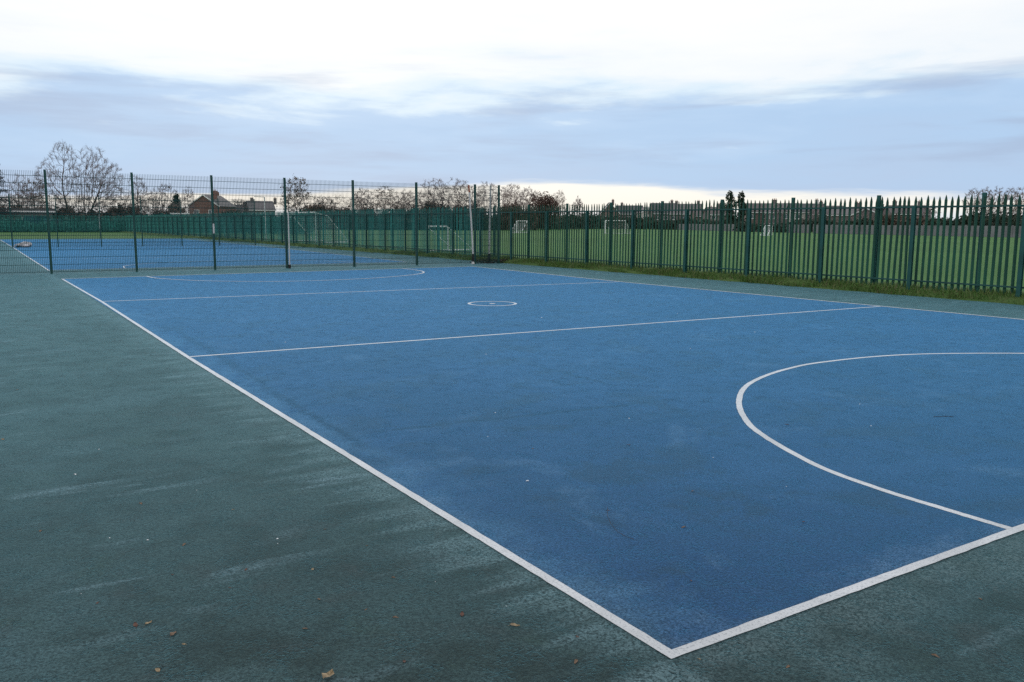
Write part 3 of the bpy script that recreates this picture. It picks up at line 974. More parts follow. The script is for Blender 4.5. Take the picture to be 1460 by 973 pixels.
def blob_foliage(name, cx, m, n, size, lobes, rs):
    """leaf faces through overlapping uneven lobes: lobes = [(centre, radii)]"""
    vol = np.array([np.prod(r) ** (2 / 3) for c, r in lobes]); vol /= vol.sum()
    C = []
    for (c, r), w in zip(lobes, vol):
        k = int(n * w)
        v = rs.normal(0, 1, (k, 3)); v /= np.linalg.norm(v, axis=1)[:, None]
        rad = rs.uniform(0.45, 1.05, k) ** 0.6
        # uneven outline
        bump = 1 + 0.16 * np.sin(5 * v[:, 0] + 3 * v[:, 2]) + 0.14 * np.sin(7 * v[:, 1] - 4 * v[:, 2] + 1)
        C.append(np.array(c) + v * np.array(r) * (rad * bump)[:, None])
    C = np.concatenate(C); C[:, 2] = np.maximum(C[:, 2], 0.05)
    return quads(name, C, size, m)


def dense_tree(px, d, ytop, halfpx, label, m, n=2600, size=0.28, shape='round', name='tree', group=None, cat='tree', ybot=None, seed=1):
    rs = np.random.default_rng(seed)
    x, y = at(px, d); H = hz(px, ytop, d); W = wid(halfpx, px, d)
    o = thing(name, (x, y, 0), label, cat, group)
    lobes = []
    if shape == 'cone':
        for k in range(7):
            f = k / 6
            lobes.append(((rs.normal(0, W * .12), rs.normal(0, W * .12), H * (0.12 + 0.80 * f)), (W * (1.0 - 0.75 * f), W * (1.0 - 0.75 * f), H * 0.13)))
        th = H * 0.5
    elif shape == 'column':
        for k in range(6):
            f = k / 5
            lobes.append(((rs.normal(0, W * .25), rs.normal(0, W * .25), H * (0.15 + 0.74 * f)), (W * rs.uniform(.7, 1.0), W * rs.uniform(.7, 1), H * 0.14)))
        th = H * 0.5
    else:
        for k in range(9):
            a = rs.uniform(0, 2 * math.pi); q = rs.uniform(0.1, 0.62)
            rr_ = rs.uniform(0.35, 0.5)
            lobes.append(((W * q * math.cos(a), W * q * math.sin(a), H * rs.uniform(0.3, 0.72)), (W * rr_, W * rr_, H * rr_ * 0.55)))
        lobes.append(((0, 0, H * 0.72), (W * 0.45, W * 0.45, H * 0.27)))
        th = H * 0.5
    mb = MB(); mb.bar((0, 0, -0.1), (0.03 * H, 0, th), H * 0.022, H * 0.010, 7)
    for k in range(4):
        a = rs.uniform(0, 6.28)
        mb.bar((0.02 * H, 0, th * rs.uniform(0.5, 0.95)), (W * 0.5 * math.cos(a), W * 0.5 * math.sin(a), th * rs.uniform(1.1, 1.5)), H * 0.009, H * 0.004, 5)
    mb.build('trunk', M['bark2'], o)
    link('crown', blob_foliage('crown', None, M[m], n, size, lobes, rs), o)
    return o


def hedge(label, p0, p1, h0, h1, depth, m, n, size, seed, name='hedge', group=None, sticks=0):
    """an uneven hedge from p0 to p1, heights h0..h1"""
    rs = np.random.default_rng(seed)
    p0 = np.array(p0); p1 = np.array(p1)
    dv = p1 - p0; L = np.linalg.norm(dv); tdir = dv / L; nd = np.array([-tdir[1], tdir[0]])
    o = thing(name, (p0[0], p0[1], 0), label, 'hedge', group)
    s = rs.uniform(0, L, n)
    hl = h0 + (h1 - h0) * s / L
    ph = rs.uniform(0, 6.28, 4)
    top = hl * (0.74 + 0.10 * np.sin(s / 3.1 + ph[0]) + 0.07 * np.sin(s / 1.3 + ph[1]) + 0.07 * np.sin(s / 7.7 + ph[2]) + 0.06 * np.sin(s / 0.55 + ph[3]) + 0.05 * np.sin(s / 0.23 + ph[0]))
    top = top * np.where(rs.random(n) < 0.16, 1.0 + rs.exponential(0.10, n), 1.0)
    z = rs.uniform(0.0, 1.0, n) ** 0.8 * top * rs.uniform(0.9, 1.06, n)
    wv = rs.uniform(-0.5, 0.5, n) * depth * (1 - 0.35 * (z / hl))
    C = np.stack([tdir[0] * s + nd[0] * wv, tdir[1] * s + nd[1] * wv, z + 0.05], 1)
    link('foliage', quads('foliage', C, size, M[m]), o)
    if sticks:
        segs = []
        for k in range(int(sticks * 2.5)):
            q = rs.uniform(0, L); w_ = rs.uniform(-.4, .4) * depth
            b = np.array([tdir[0] * q + nd[0] * w_, tdir[1] * q + nd[1] * w_, 0.0])
            hh_ = (h0 + (h1 - h0) * q / L) * rs.uniform(0.7, 1.2)
            prev = b; dd = np.array([rs.normal(0, .15), rs.normal(0, .15), 1.0])
            for j in range(3):
                nx = prev + dd * hh_ / 3; segs.append((0, prev, nx, 0.028 - 0.008 * j, 0.022 - 0.008 * j))
                for w2 in range(6):
                    sd = np.array([rs.normal(0, .6), rs.normal(0, .6), rs.uniform(.3, 1)])
                    segs.append((1, nx, nx + sd * hh_ * 0.18, 0.014, 0.006))
                prev = nx; dd = dd + np.array([rs.normal(0, .15), rs.normal(0, .15), 0])
        link('stems', segmesh('stems', segs, M['twig_red'], np.array([1., 1., 1.]), 0.012, 1.0), o)
    return o


K = dict(nattr=420)
# ---- left group
drooping_conifer(-10, 146, 217, 34, 'dark drooping larch-like conifer cut off by the left edge of the photo', 11)
bare_tree(30, 165, 252, 20, 'faint thin bare tree between the dark conifer and the tallest bare tree', 12, **K)
bare_tree(52, 168, 259, 19, 'low bushy brown tree with withered leaves left of the first full mesh fence post', 13, leaf='brownleaf', nleaf=900, leafsize=0.13, **K)
bare_tree(101, 150, 208, 30, 'tallest bare tree with a narrow forked trunk rising highest behind the mesh fence at left', 14, nattr=800, base=0.20, lean=-0.15,
          lobes=[((-0.15, 0.84), (0.52, 0.17)), ((-1.0, 0.62), (0.50, 0.18)), ((-0.35, 0.52), (0.55, 0.24)), ((0.1, 0.66), (0.35, 0.22))])
bare_tree(126, 151, 216, 38, 'broad multi-stemmed bare tree with a wide rounded crown right beside the tallest tree', 25, nattr=1300, base=0.13, nstem=6,
          lobes=[((0.35, 0.70), (0.62, 0.30)), ((-0.02, 0.68), (0.45, 0.31)), ((0.85, 0.60), (0.52, 0.28)), ((0.4, 0.5), (0.85, 0.24))])
bare_tree(199, 158, 252, 17, 'small bare tree just right of the second mesh fence post from the left', 16, **K)
bare_tree(236, 160, 264, 21, 'low spreading bare tree left of the pointed dark evergreen', 17, **dict(K, nstem=3))
dense_tree(253, 150, 279, 14, 'dark green pointed evergreen tree left of the red brick gable house', 'evergreen', 1800, 0.26, 'cone', 'evergreen_tree', None, seed=4)
bare_tree(270, 150, 268, 11, 'slim bare sapling between the dark evergreen and the red brick gable house', 18, **K)
bare_tree(342, 300, 284, 14, 'faint small bare tree on the skyline between the two houses at left', 19, **K)
bare_tree(423, 150, 256, 21, 'rounded tree with withered brown leaves above the arched goal', 20, leaf='brownleaf', nleaf=1500, leafsize=0.12, **dict(K, nstem=3))
bare_tree(463, 210, 282, 20, 'low bare thorn tree above the right end of the full size goal', 21, **dict(K, nstem=3))
bare_tree(517, 200, 270, 17, 'small round-headed bare tree right of the middle mesh fence post', 22, leaf='redshrub', nleaf=400, leafsize=0.12, **K)
bare_tree(548, 205, 266, 22, 'bare tree with red-brown twigs over the brown thicket', 23, twig='twig_red', **dict(K, nstem=3))
bare_tree(580, 210, 273, 20, 'lower bare tree left of the mesh fence post with the lit edge', 24, **dict(K, nstem=2))
bare_tree(620, 205, 258, 26, 'tall ragged bare tree just right of the sixth mesh fence post', 15, leaf='brownleaf', nleaf=300, leafsize=0.11, **dict(K, nstem=3))
bare_tree(652, 208, 257, 26, 'tall ragged bare tree immediately left of the leaning white post', 26, leaf='brownleaf', nleaf=300, leafsize=0.11, **dict(K, nstem=3))
bare_tree(692, 212, 261, 24, 'bare tree seen between the two close mesh fence posts', 27, **dict(K, nstem=3))
bare_tree(728, 215, 263, 22, 'pale bare tree just right of the last mesh fence post', 28, **dict(K, nstem=2))
bare_tree(752, 240, 268, 18, 'smaller bare tree left of the dense red-brown dome tree', 29, **dict(K, nstem=2))
dense_tree(774, 225, 275, 25, 'dense red-brown dome-shaped tree at the left end of the palisade skyline', 'redshrub', 4200, 0.24, 'round', 'shrub_tree', None, seed=9)
bare_tree(797, 228, 274, 11, 'bare tree leaning on the right side of the dense dome tree', 30, twig='twig_red', **K)
bare_tree(823, 330, 284, 9, 'tiny faint round bare tree alone on the skyline', 31, twigr=1.3, **K)
dense_tree(1041, 235, 276, 7, 'slim dark evergreen with a hooked top, left one of the close pair above the palisade', 'evergreen', 1300, 0.30, 'column', 'evergreen_tree', 'slim evergreens above the palisade', seed=5)
dense_tree(1057, 237, 276.5, 6, 'slim dark evergreen with a blunt top, right one of the close pair above the palisade', 'evergreen', 1300, 0.30, 'column', 'evergreen_tree', 'slim evergreens above the palisade', seed=6)
rows = [(1384, 271, 'leftmost'), (1401, 269, 'second from left'), (1418, 269.5, 'third from left'), (1436, 270, 'fourth from left'), (1452, 268, 'fifth from left'), (1470, 266, 'rightmost')]
for i, (px, yt, nm) in enumerate(rows):
    bare_tree(px, 200 + 3 * i, yt, 13, f'brown bare tree in the row above the palisade at right, {nm}', 40 + i, 'row of bare trees at right', twig='twig_red', twigr=1.15, **dict(K, nstem=2))


# ---- hedges and thickets
def hg(label, pxa, da, pxb, db, ya, yb, depth, m, n, size, seed, **kw):
    hedge(label, at(pxa, da), at(pxb, db), hz(pxa, ya, da), hz(pxb, yb, db), depth, m, n, size, seed, **kw)


hg('dark brown-green hedge with bare stems behind the far fence below the tallest trees', 62, 152, 200, 150, 293, 291, 4, 'brownhedge', 9000, 0.22, 51, sticks=60)
hg('dark hedge at the far left behind the low pale-edged building', -60, 162, 75, 158, 290, 291, 4, 'brownhedge', 7000, 0.24, 52, sticks=40)
hg('brown and green hedge left of the pointed evergreen', 196, 150, 262, 146, 291, 296, 4, 'brownhedge', 4500, 0.22, 53, sticks=30)
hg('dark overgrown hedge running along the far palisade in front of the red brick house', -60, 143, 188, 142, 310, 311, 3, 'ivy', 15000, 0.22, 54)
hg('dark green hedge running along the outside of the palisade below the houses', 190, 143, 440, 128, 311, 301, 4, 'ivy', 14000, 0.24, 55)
hg('dark evergreen clump between the two houses at left', 318, 170, 362, 172, 297, 298, 5, 'hedge', 4000, 0.26, 58)
hg('red-brown thicket on the left part of the playing field edge', 432, 190, 520, 200, 292, 289, 6, 'brownhedge', 8000, 0.32, 56, sticks=50)
hg('red-brown thicket behind the middle of the mesh fence', 515, 200, 690, 205, 289, 285, 7, 'brownhedge', 15000, 0.32, 57, sticks=90)
hg('dark ivy-green hedge line under the red-brown thickets', 430, 196, 700, 200, 306, 305, 5, 'hedge', 13000, 0.34, 59)
hg('dark hedge stretching right from the mesh fence to the dome tree', 685, 205, 880, 300, 298, 306, 6, 'hedge', 14000, 0.36, 60)
hg('brown low thicket left of the dome tree', 715, 206, 760, 210, 286, 288, 6, 'brownhedge', 4000, 0.3, 61, sticks=30)
hg('dark shrubs in front of the far houses, left stretch', 875, 290, 1060, 250, 307, 313, 5, 'hedge', 9000, 0.40, 62)
hg('dark shrubs in front of the far houses, middle stretch', 1055, 215, 1130, 200, 316, 317, 4, 'hedge', 5000, 0.32, 63)
hg('dark shrubs in front of the far houses, right stretch between wall and plum-brown house', 1135, 214, 1262, 206, 311, 310, 4, 'hedge', 6000, 0.32, 66, sticks=30)
bare_tree(1163, 222, 293, 14, 'small bare garden tree in front of the far houses, right of the pale house', 71, None, **dict(K, nstem=2))
bare_tree(1228, 222, 297, 13, 'small bare garden tree in front of the far houses, left of the brown gabled house', 72, None, **dict(K, nstem=2))
bare_tree(1322, 200, 292, 16, 'round bare garden tree directly right of the wide brown house', 73, None, **dict(K, nstem=3))
bare_tree(1107, 230, 291, 10, 'thin bare garden tree between the pinkish brick and grey-roofed houses', 74, None, **K)
hg('dark green conifer hedge behind the grey wall at right', 1330, 180, 1500, 165, 303, 300, 5, 'hedge', 9000, 0.32, 64)
hg('brown twiggy hedge behind the grey wall left of the conifer hedge', 1255, 205, 1335, 190, 305, 306, 5, 'brownhedge', 5000, 0.32, 65)


# ------------------------------------------------------------------ houses
def house(px, d, w, dep, eaves, ridge, face, label, wall='brick_brown', roof='roof_brown', gable_front=False, chim=((0.2, 0),), wins=True, name='house', group='houses beyond the playing field', rot=0.0, hip=False):
    """w along local x (front at -y), face turns the front to the camera plus rot"""
    x, y = at(px, d)
    ang = math.atan2(CAM[1] - y, CAM[0] - x) + math.pi / 2 + rot
    o = thing(name, (x, y, 0), label, 'house', group, ang)
    W, Dp = w / 2, dep / 2
    if gable_front:          # ridge runs along local y, gable towards camera
        MB().prism([(-W, -0.2), (W, -0.2), (W, eaves), (0, ridge), (-W, eaves)], 'y', -Dp, Dp).build('wall', M[wall], o)
        mb = MB()
        for s in (-1, 1):
            n_ = 0.14
            mb.prism([(0, ridge + 0.02), (s * (W + 0.35), eaves - 0.35 * (ridge - eaves) / W + 0.02), (s * (W + 0.35), eaves - 0.35 * (ridge - eaves) / W + 0.02 + n_), (0, ridge + 0.02 + n_)], 'y', -Dp - 0.25, Dp + 0.25)
        rf = mb.build('roof', M[roof], o)
        mb = MB()
        for s in (-1, 1):
            sl = (ridge - eaves) / W
            mb.prism([(0, ridge - 0.10), (s * (W + 0.36), eaves - 0.36 * sl - 0.10), (s * (W + 0.36), eaves - 0.36 * sl + 0.18), (0, ridge + 0.18)], 'y', -Dp - 0.34, -Dp - 0.255)
        mb.build('barge_board', M['upvc'], o)
    else:
        if hip:
            MB().box(-W, W, -Dp, Dp, -0.2, eaves).build('wall', M[wall], o)
            e = 0.35
            rf = MB().add([(-W - e, -Dp - e, eaves), (W + e, -Dp - e, eaves), (W + e, Dp + e, eaves), (-W - e, Dp + e, eaves), (-W + Dp * .8, 0, ridge), (W - Dp * .8, 0, ridge),
                           ], [(0, 1, 5, 4), (1, 2, 5), (2, 3, 4, 5), (3, 0, 4), (3, 2, 1, 0)]).build('roof', M[roof], o, (0, 0, 0.01))
        else:
            MB().prism([(-Dp, -0.2), (Dp, -0.2), (Dp, eaves), (0, ridge), (-Dp, eaves)], 'x', -W, W).build('wall', M[wall], o)
            mb = MB()
            for s in (-1, 1):
                sl = (ridge - eaves) / Dp
                mb.prism([(0, ridge + 0.02), (s * (Dp + 0.35), eaves - 0.35 * sl + 0.02), (s * (Dp + 0.35), eaves - 0.35 * sl + 0.17), (0, ridge + 0.17)], 'x', -W - 0.2, W + 0.2)
            rf = mb.build('roof', M[roof], o)
        mb = MB(); mb.box(-W - 0.2, W + 0.2, -Dp - 0.42, -Dp - 0.36, eaves - 0.34, eaves - 0.16); mb.build('gutter', M['upvc'], o)
    for (cx, cy_) in chim:
        mb = MB(); mb.box(cx * w - 0.45, cx * w + 0.45, cy_ * dep - 0.3, cy_ * dep + 0.3, ridge - 1.0, ridge + 1.0)
        mb.box(cx * w - 0.5, cx * w + 0.5, cy_ * dep - 0.35, cy_ * dep + 0.35, ridge + 1.0, ridge + 1.12)
        c = mb.build('chimney', M[wall], rf)
        mb = MB()
        for q in (-0.22, 0.22): mb.bar((cx * w + q, cy_ * dep, ridge + 1.12), (cx * w + q, cy_ * dep, ridge + 1.5), 0.11, 0.09, 8)
        mb.build('chimney_pot', M['pot'], o)
    if wins:
        nw = max(2, int(w / 2.7))
        for fl, zc in ((0, 1.4), (1, 3.95)):
            if zc + 0.9 > eaves: continue
            for k in range(nw):
                cx = -W + w * (k + 0.5) / nw
                isdoor = fl == 0 and k == nw // 2
                hw_, z0, z1 = (0.48, 0.0, 2.05) if isdoor else (0.72, zc - 0.62, zc + 0.62)
                fr = MB()
                fr.box(cx - hw_, cx - hw_ + 0.09, -Dp - 0.05, -Dp + 0.0, z0, z1); fr.box(cx + hw_ - 0.09, cx + hw_, -Dp - 0.05, -Dp, z0, z1)
                fr.box(cx - hw_ + 0.09, cx + hw_ - 0.09, -Dp - 0.05, -Dp, z1 - 0.09, z1); fr.box(cx - hw_ + 0.09, cx + hw_ - 0.09, -Dp - 0.05, -Dp, z0, z0 + 0.09)
                if isdoor:
                    fr.box(cx - hw_ + 0.09, cx + hw_ - 0.09, -Dp - 0.03, -Dp + 0.0, z0 + 0.09, z1 - 0.09)
                    dr = fr.build('door', M['upvc'], o)
                else:
                    fr.box(cx - 0.035, cx + 0.035, -Dp - 0.045, -Dp, z0 + 0.09, z1 - 0.09)
                    fr.box(cx - hw_ - 0.05, cx + hw_ + 0.05, -Dp - 0.10, -Dp - 0.051, z0 - 0.06, z0 + 0.01)
                    f_ = fr.build('window', M['upvc'], o)
                    MB().box(cx - hw_ + 0.09, cx + hw_ - 0.09, -Dp - 0.02, -Dp + 0.01, z0 + 0.09, z1 - 0.09).build('pane', M['glass'], f_)
    return o


# left pair
house(304, 236, 7.8, 10.5, 5.6, 8.25, 0, 'red brick house with a white-edged gable facing the courts behind the mesh fence', 'brick_red', 'roof_grey', True, ((0.28, -0.30), (-0.1, 0.45)), True, rot=-0.42)
house(371, 300, 8.5, 7, 5.6, 8.4, 0, 'smaller house with a pale grey roof right of the red brick gable', 'brick_brown', 'roof_grey', False, ((-0.30, 0), (0.62, 0)), True, rot=0.25)
house(337, 330, 10, 8, 5.2, 7.6, 0, 'low house with a dark slate roof between the two left houses', 'brick_brown', 'roof_dark', False, ((0.3, 0),), True, rot=0.1)
# far row seen over and through the palisade
HS = [
    (868, 330, 7.0, 7, 5.6, 9.6, 'brick_pink', 'roof_brown', True, 'red brick gable-ended house at the left end of the far row, beside the goal crossbar', ((0.2, 0),)),
    (897, 335, 10, 8, 5.6, 8.6, 'brick_brown', 'roof_dark', False, 'brown house with a dark roof next right of the red gable-ended house', ((-0.3, 0),)),
    (921, 330, 6.5, 8, 5.8, 8.0, 'render', 'roof_grey', True, 'pale rendered house with a narrow gable in the far row', ((0.3, 0.1),)),
    (945, 320, 9, 8, 5.6, 9.2, 'brick_brown', 'roof_dark', False, 'tall dark-roofed house directly right of the pale rendered gable', ((0.35, 0),)),
    (979, 310, 10, 8, 5.4, 8.7, 'brick_brown', 'roof_grey', False, 'grey-roofed brown house in the middle of the far row', ((-0.4, 0), (0.4, 0))),
    (1003, 300, 7.5, 8, 4.6, 6.6, 'brick_pink', 'roof_brown', False, 'low red brick house left of the slim evergreen pair', ((0.3, 0),)),
    (1024, 290, 8.5, 8, 5.0, 7.2, 'brick_brown', 'roof_brown', False, 'brown brick house half behind the left slim evergreen', ((0.0, 0),)),
    (1086, 255, 10, 8, 5.3, 7.6, 'brick_pink', 'roof_brown', False, 'pinkish brick house with bright white windows right of the slim evergreen pair', ((0.3, 0),)),
    (1116, 250, 8, 8, 5.2, 7.5, 'brick_brown', 'roof_grey', False, 'brown house with a grey roof next right of the pinkish brick house', ((-0.3, 0),)),
    (1148, 245, 9, 8, 5.2, 7.3, 'render', 'roof_dark', False, 'pale rendered house with a dark roof beyond the goal at right', ((0.3, 0),)),
    (1178, 240, 8, 8, 4.6, 6.6, 'brick_brown', 'roof_brown', False, 'plum-brown house right of the pale dark-roofed house', ((-0.2, 0),)),
    (1208, 236, 7, 8, 4.4, 6.2, 'brick_brown', 'roof_grey', False, 'small brown house with a grey roof in the right half of the far row', ((0.35, 0),)),
    (1243, 232, 7, 8, 4.2, 5.8, 'brick_brown', 'roof_brown', True, 'brown gabled house near the right end of the far row', ((0.3, 0),)),
    (1290, 228, 9, 8, 4.6, 6.4, 'brick_brown', 'roof_brown', False, 'wide brown house at the right end of the far row', ((-0.3, 0), (0.35, 0))),
]
for i, (px, d, w, dep, e, r_, wl, rf, gf, lb, ch) in enumerate(HS):
    house(px, d, w, dep, e, r_, 0, lb, wl, rf, gf, ch, True, rot=random.uniform(-0.35, 0.35))

# small white flat-roofed garage and the low building at the far left
x, y = at(257, 147)
ang = math.atan2(CAM[1] - y, CAM[0] - x) + math.pi / 2
o = thing('garage', (x, y, 0), 'small garage with a white flat roof edge below the pointed evergreen', 'garage', None, ang)
MB().box(-1.3, 1.3, -2.4, 2.4, -0.1, 2.62).build('wall', M['brick_brown'], o)
MB().box(-1.45, 1.45, -2.55, 2.55, 2.623, 2.95).build('roof', M['upvc'], o)
MB().box(-1.1, 1.1, -2.43, -2.403, 0.0, 2.1).build('garage_door', M['upvc'], o)
x, y = at(22, 152)
ang = math.atan2(CAM[1] - y, CAM[0] - x) + math.pi / 2
o = thing('low_building', (x, y, 0), 'low brown building with a long pale roof edge at far left behind the fence', 'building', None, ang)
MB().box(-5.0, 5.0, -3, 3, -0.1, 2.85).build('wall', M['brick_brown'], o)
rf = MB().box(-5.4, 5.4, -3.4, 3.4, 3.03, 3.45).build('roof', M['roof_brown'], o)
MB().box(-5.42, 5.42, -3.45, -3.405, 2.88, 3.08).build('fascia', M['upvc'], rf)
for k in range(4):
    f_ = MB().box(-4.2 + 2.5 * k, -3.0 + 2.5 * k, -3.05, -3.003, 1.0, 2.2).build('window', M['upvc'], o)
    MB().box(-4.1 + 2.5 * k, -3.1 + 2.5 * k, -3.07, -3.052, 1.1, 2.1).build('pane', M['glass'], f_)


# ------------------------------------------------------------------ parked vehicles behind the far fence
def wheel(o, x, y, r):
    w_ = MB(); w_.bar((x, y - 0.1, r), (x, y + 0.1, r), r, n=18); t = w_.build('wheel', M['tyre'], o)
    MB().bar((x, y - 0.115, r), (x, y + 0.115, r), r * 0.6, n=14).build('rim', M['upvc'], t)


x, y = at(56, 147)
ang = math.atan2(CAM[1] - y, CAM[0] - x) + math.pi / 2
v = thing('parked_van', (x, y, 0), 'dark navy van parked behind the far fence at left', 'van', None, ang + 1.0)
MB().prism([(-2.3, 0.35), (2.35, 0.35), (2.4, 0.95), (1.75, 1.25), (1.15, 2.15), (0.9, 2.28), (-2.2, 2.3), (-2.32, 2.1)], 'y', -0.92, 0.92).build('body', M['navy'], v)
for s in (-1, 1):
    MB().prism([(0.35, 1.25), (1.55, 1.25), (1.05, 1.95), (0.35, 1.95)], 'y', s * 0.925, s * 0.935).build('side_window', M['glass'], v)
    for wx in (-1.4, 1.5): wheel(v, wx, s * 0.86, 0.33)
    MB().box(2.36, 2.41, s * 0.62 - 0.16, s * 0.62 + 0.16, 0.72, 0.9).build('headlight', M['upvc'], v)
MB().prism([(1.20, 2.10), (1.24, 2.10), (1.80, 1.27), (1.76, 1.27)], 'y', -0.8, 0.8).build('windscreen', M['glass'], v)
x, y = at(76, 147)
ang = math.atan2(CAM[1] - y, CAM[0] - x) + math.pi / 2
v = thing('parked_van', (x, y, 0), 'pale teal van parked right of the dark navy van behind the far fence', 'van', None, ang + 0.9)
MB().prism([(-2.0, 0.32), (2.0, 0.32), (2.05, 0.9), (1.35, 1.1), (0.8, 1.82), (-1.9, 1.88), (-2.05, 1.0)], 'y', -0.85, 0.85).build('body', M['teal'], v)
for s in (-1, 1):
    MB().prism([(-1.7, 1.15), (1.1, 1.15), (0.7, 1.7), (-1.7, 1.72)], 'y', s * 0.855, s * 0.865).build('side_window', M['glass'], v)
    for wx in (-1.25, 1.3): wheel(v, wx, s * 0.79, 0.31)
    MB().box(2.01, 2.06, s * 0.58 - 0.15, s * 0.58 + 0.15, 0.66, 0.84).build('headlight', M['upvc'], v)
MB().prism([(0.86, 1.80), (0.90, 1.80), (1.42, 1.11), (1.38, 1.11)], 'y', -0.74, 0.74).build('windscreen', M['glass'], v)

# grey panel wall along the far side of the field
mb = MB()
pa = np.array(at(1520, 148)); pb = np.array(at(1155, 190)); pc = np.array(at(935, 285))
def wallrun(mb, a, b, hgt, bay=3.0):
    L = np.linalg.norm(b - a); t = (b - a) / L; nn = np.array([-t[1], t[0]])
    n = int(L / bay)
    for k in range(n):
        s0 = a + t * k * bay; s1 = a + t * (k + 1) * bay * 1.0
        for (q0, q1, th, hh_) in ((s0, s1 - t * 0.16, 0.06, hgt), (s1 - t * 0.157, s1 - t * 0.003, 0.11, hgt + 0.1)):
            vs = [(*(q0 - nn * th), -0.1), (*(q1 - nn * th), -0.1), (*(q1 + nn * th), -0.1), (*(q0 + nn * th), -0.1)]
            vs += [(v[0], v[1], hh_) for v in vs]
            mb.add(vs, [(0, 3, 2, 1), (4, 5, 6, 7), (0, 1, 5, 4), (1, 2, 6, 5), (2, 3, 7, 6), (3, 0, 4, 7)])
wallrun(mb, pa, pb, 1.75); wallrun(mb, pb, pc, 1.75)
o = mb.build('boundary_wall', M['wallgrey'])
tag(o, 'long grey panel wall along the far edge of the playing field in front of the houses', 'wall')


# ------------------------------------------------------------------ litter on the tarmac
def leafmesh(seed, m):
    rr = random.Random(seed); mb = MB()
    L, W = 0.045, 0.022
    prof_ = [(0, 0.08), (0.2, 0.7), (0.45, 1.0), (0.7, 0.75), (0.9, 0.3), (1.0, 0.05)]
    vs = []; ph = rr.uniform(0, 6)
    for t, wd in prof_:
        z = 0.004 + 0.012 * abs(math.sin(2.2 * t + ph))
        for s in (-1, 0, 1):
            vs.append((L * (t - 0.5) * 2, s * W * wd * rr.uniform(0.7, 1.25), z + abs(s) * 0.010 * rr.uniform(0.2, 1.0)))
    fs = []
    for j in range(len(prof_) - 1):
        for i in range(2): fs.append((3 * j + i, 3 * j + i + 1, 3 * j + 4 + i, 3 * j + 3 + i))
    mb.add(vs, fs)
    mb.bar((-L, 0, 0.006), (-L * 1.6, 0.008, 0.003), 0.0016, n=4)
    return mb.mesh('dead_leaf', m)


lm_ = [leafmesh(1, M['deadleaf']), leafmesh(2, M['redleaf']), leafmesh(3, M['paleleaf'])]
green_leaves = [(-1.37, 2.27, .62), (-1.74, 1.43, .75), (-1.69, 1.42, .7), (-1.62, 1.26, .85), (-0.99, 1.26, .5), (-1.73, 0.99, .6), (-1.14, 1.02, .5), (-1.18, 1.77, .5),
                (-0.77, 0.91, .5), (0.92, -0.54, .6), (-0.51, 0.78, .7), (-0.37, 0.57, .8), (-0.33, 0.19, .6), (-1.5, 1.9, .4), (-0.9, 1.6, .45), (-0.6, 1.3, .4), (-1.45, 3.1, .6), (-2.1, 5.3, .7),
                (-1.9, 7.5, .8), (-0.9, 0.55, .5), (0.35, -0.28, .5)]
green_leaves += [(-2.0, 2.9, .5), (-1.3, 1.6, .35), (-1.6, 1.15, .4), (-0.85, 1.05, .35), (-0.2, 0.35, .4), (0.1, -0.05, .35), (1.6, -0.35, .5), (2.4, -0.3, .4), (-1.0, 2.7, .4), (-0.65, 2.1, .35), (-1.85, 1.75, .4), (-0.55, 1.75, .3)]
blue_leaves = [(1.08, 1.05, .7), (1.74, 0.75, .5), (0.9, 1.5, .45), (1.6, 1.5, .5), (2.0, 2.6, .6), (3.6, 2.4, .8), (1.3, 2.9, .5), (0.6, 0.5, .4)]
big = link('dead_leaf', lm_[2], None, (-1.20, 0.58, 0), 0.7)
tag(big, 'large straw-coloured dead leaf at the very bottom edge, on the green tarmac', 'leaf', 'dead leaves scattered on the green tarmac')
big.scale = (0.8, 1.0, 1.2)
for i, (x, y, s) in enumerate(green_leaves):
    o = link('dead_leaf', lm_[(i * 7) % 3 if i % 4 else 0], None, (x, y, -0.007), random.uniform(0, 6.28)); o.scale = (s * .62, s * .62, s * .62)
    tag(o, 'small dry brown leaf lying on the dark green tarmac', 'leaf', 'dead leaves scattered on the green tarmac')
for i, (x, y, s) in enumerate(blue_leaves):
    o = link('dead_leaf', lm_[1 if i % 3 else 0], None, (x, y, -0.003), random.uniform(0, 6.28)); o.scale = (s * .55, s * .55, s * .55)
    tag(o, 'small russet dead leaf lying on the blue court', 'leaf', 'dead leaves scattered on the blue court')


def scrapmesh(seed):
    rr = random.Random(seed); n = 7
    vs = [(0.012 * math.cos(6.283 * k / n) * rr.uniform(0.6, 1.3), 0.009 * math.sin(6.283 * k / n) * rr.uniform(0.6, 1.3), 0.002 + rr.uniform(0, 0.006)) for k in range(n)]
    top = [(x * 0.6, y * 0.6, z + 0.006) for x, y, z in vs]
    return MB().add(vs + top, [(k, (k + 1) % n, n + (k + 1) % n, n + k) for k in range(n)] + [tuple(range(n, 2 * n)), tuple(range(n - 1, -1, -1))]).mesh('litter_scrap', M['scrap'])


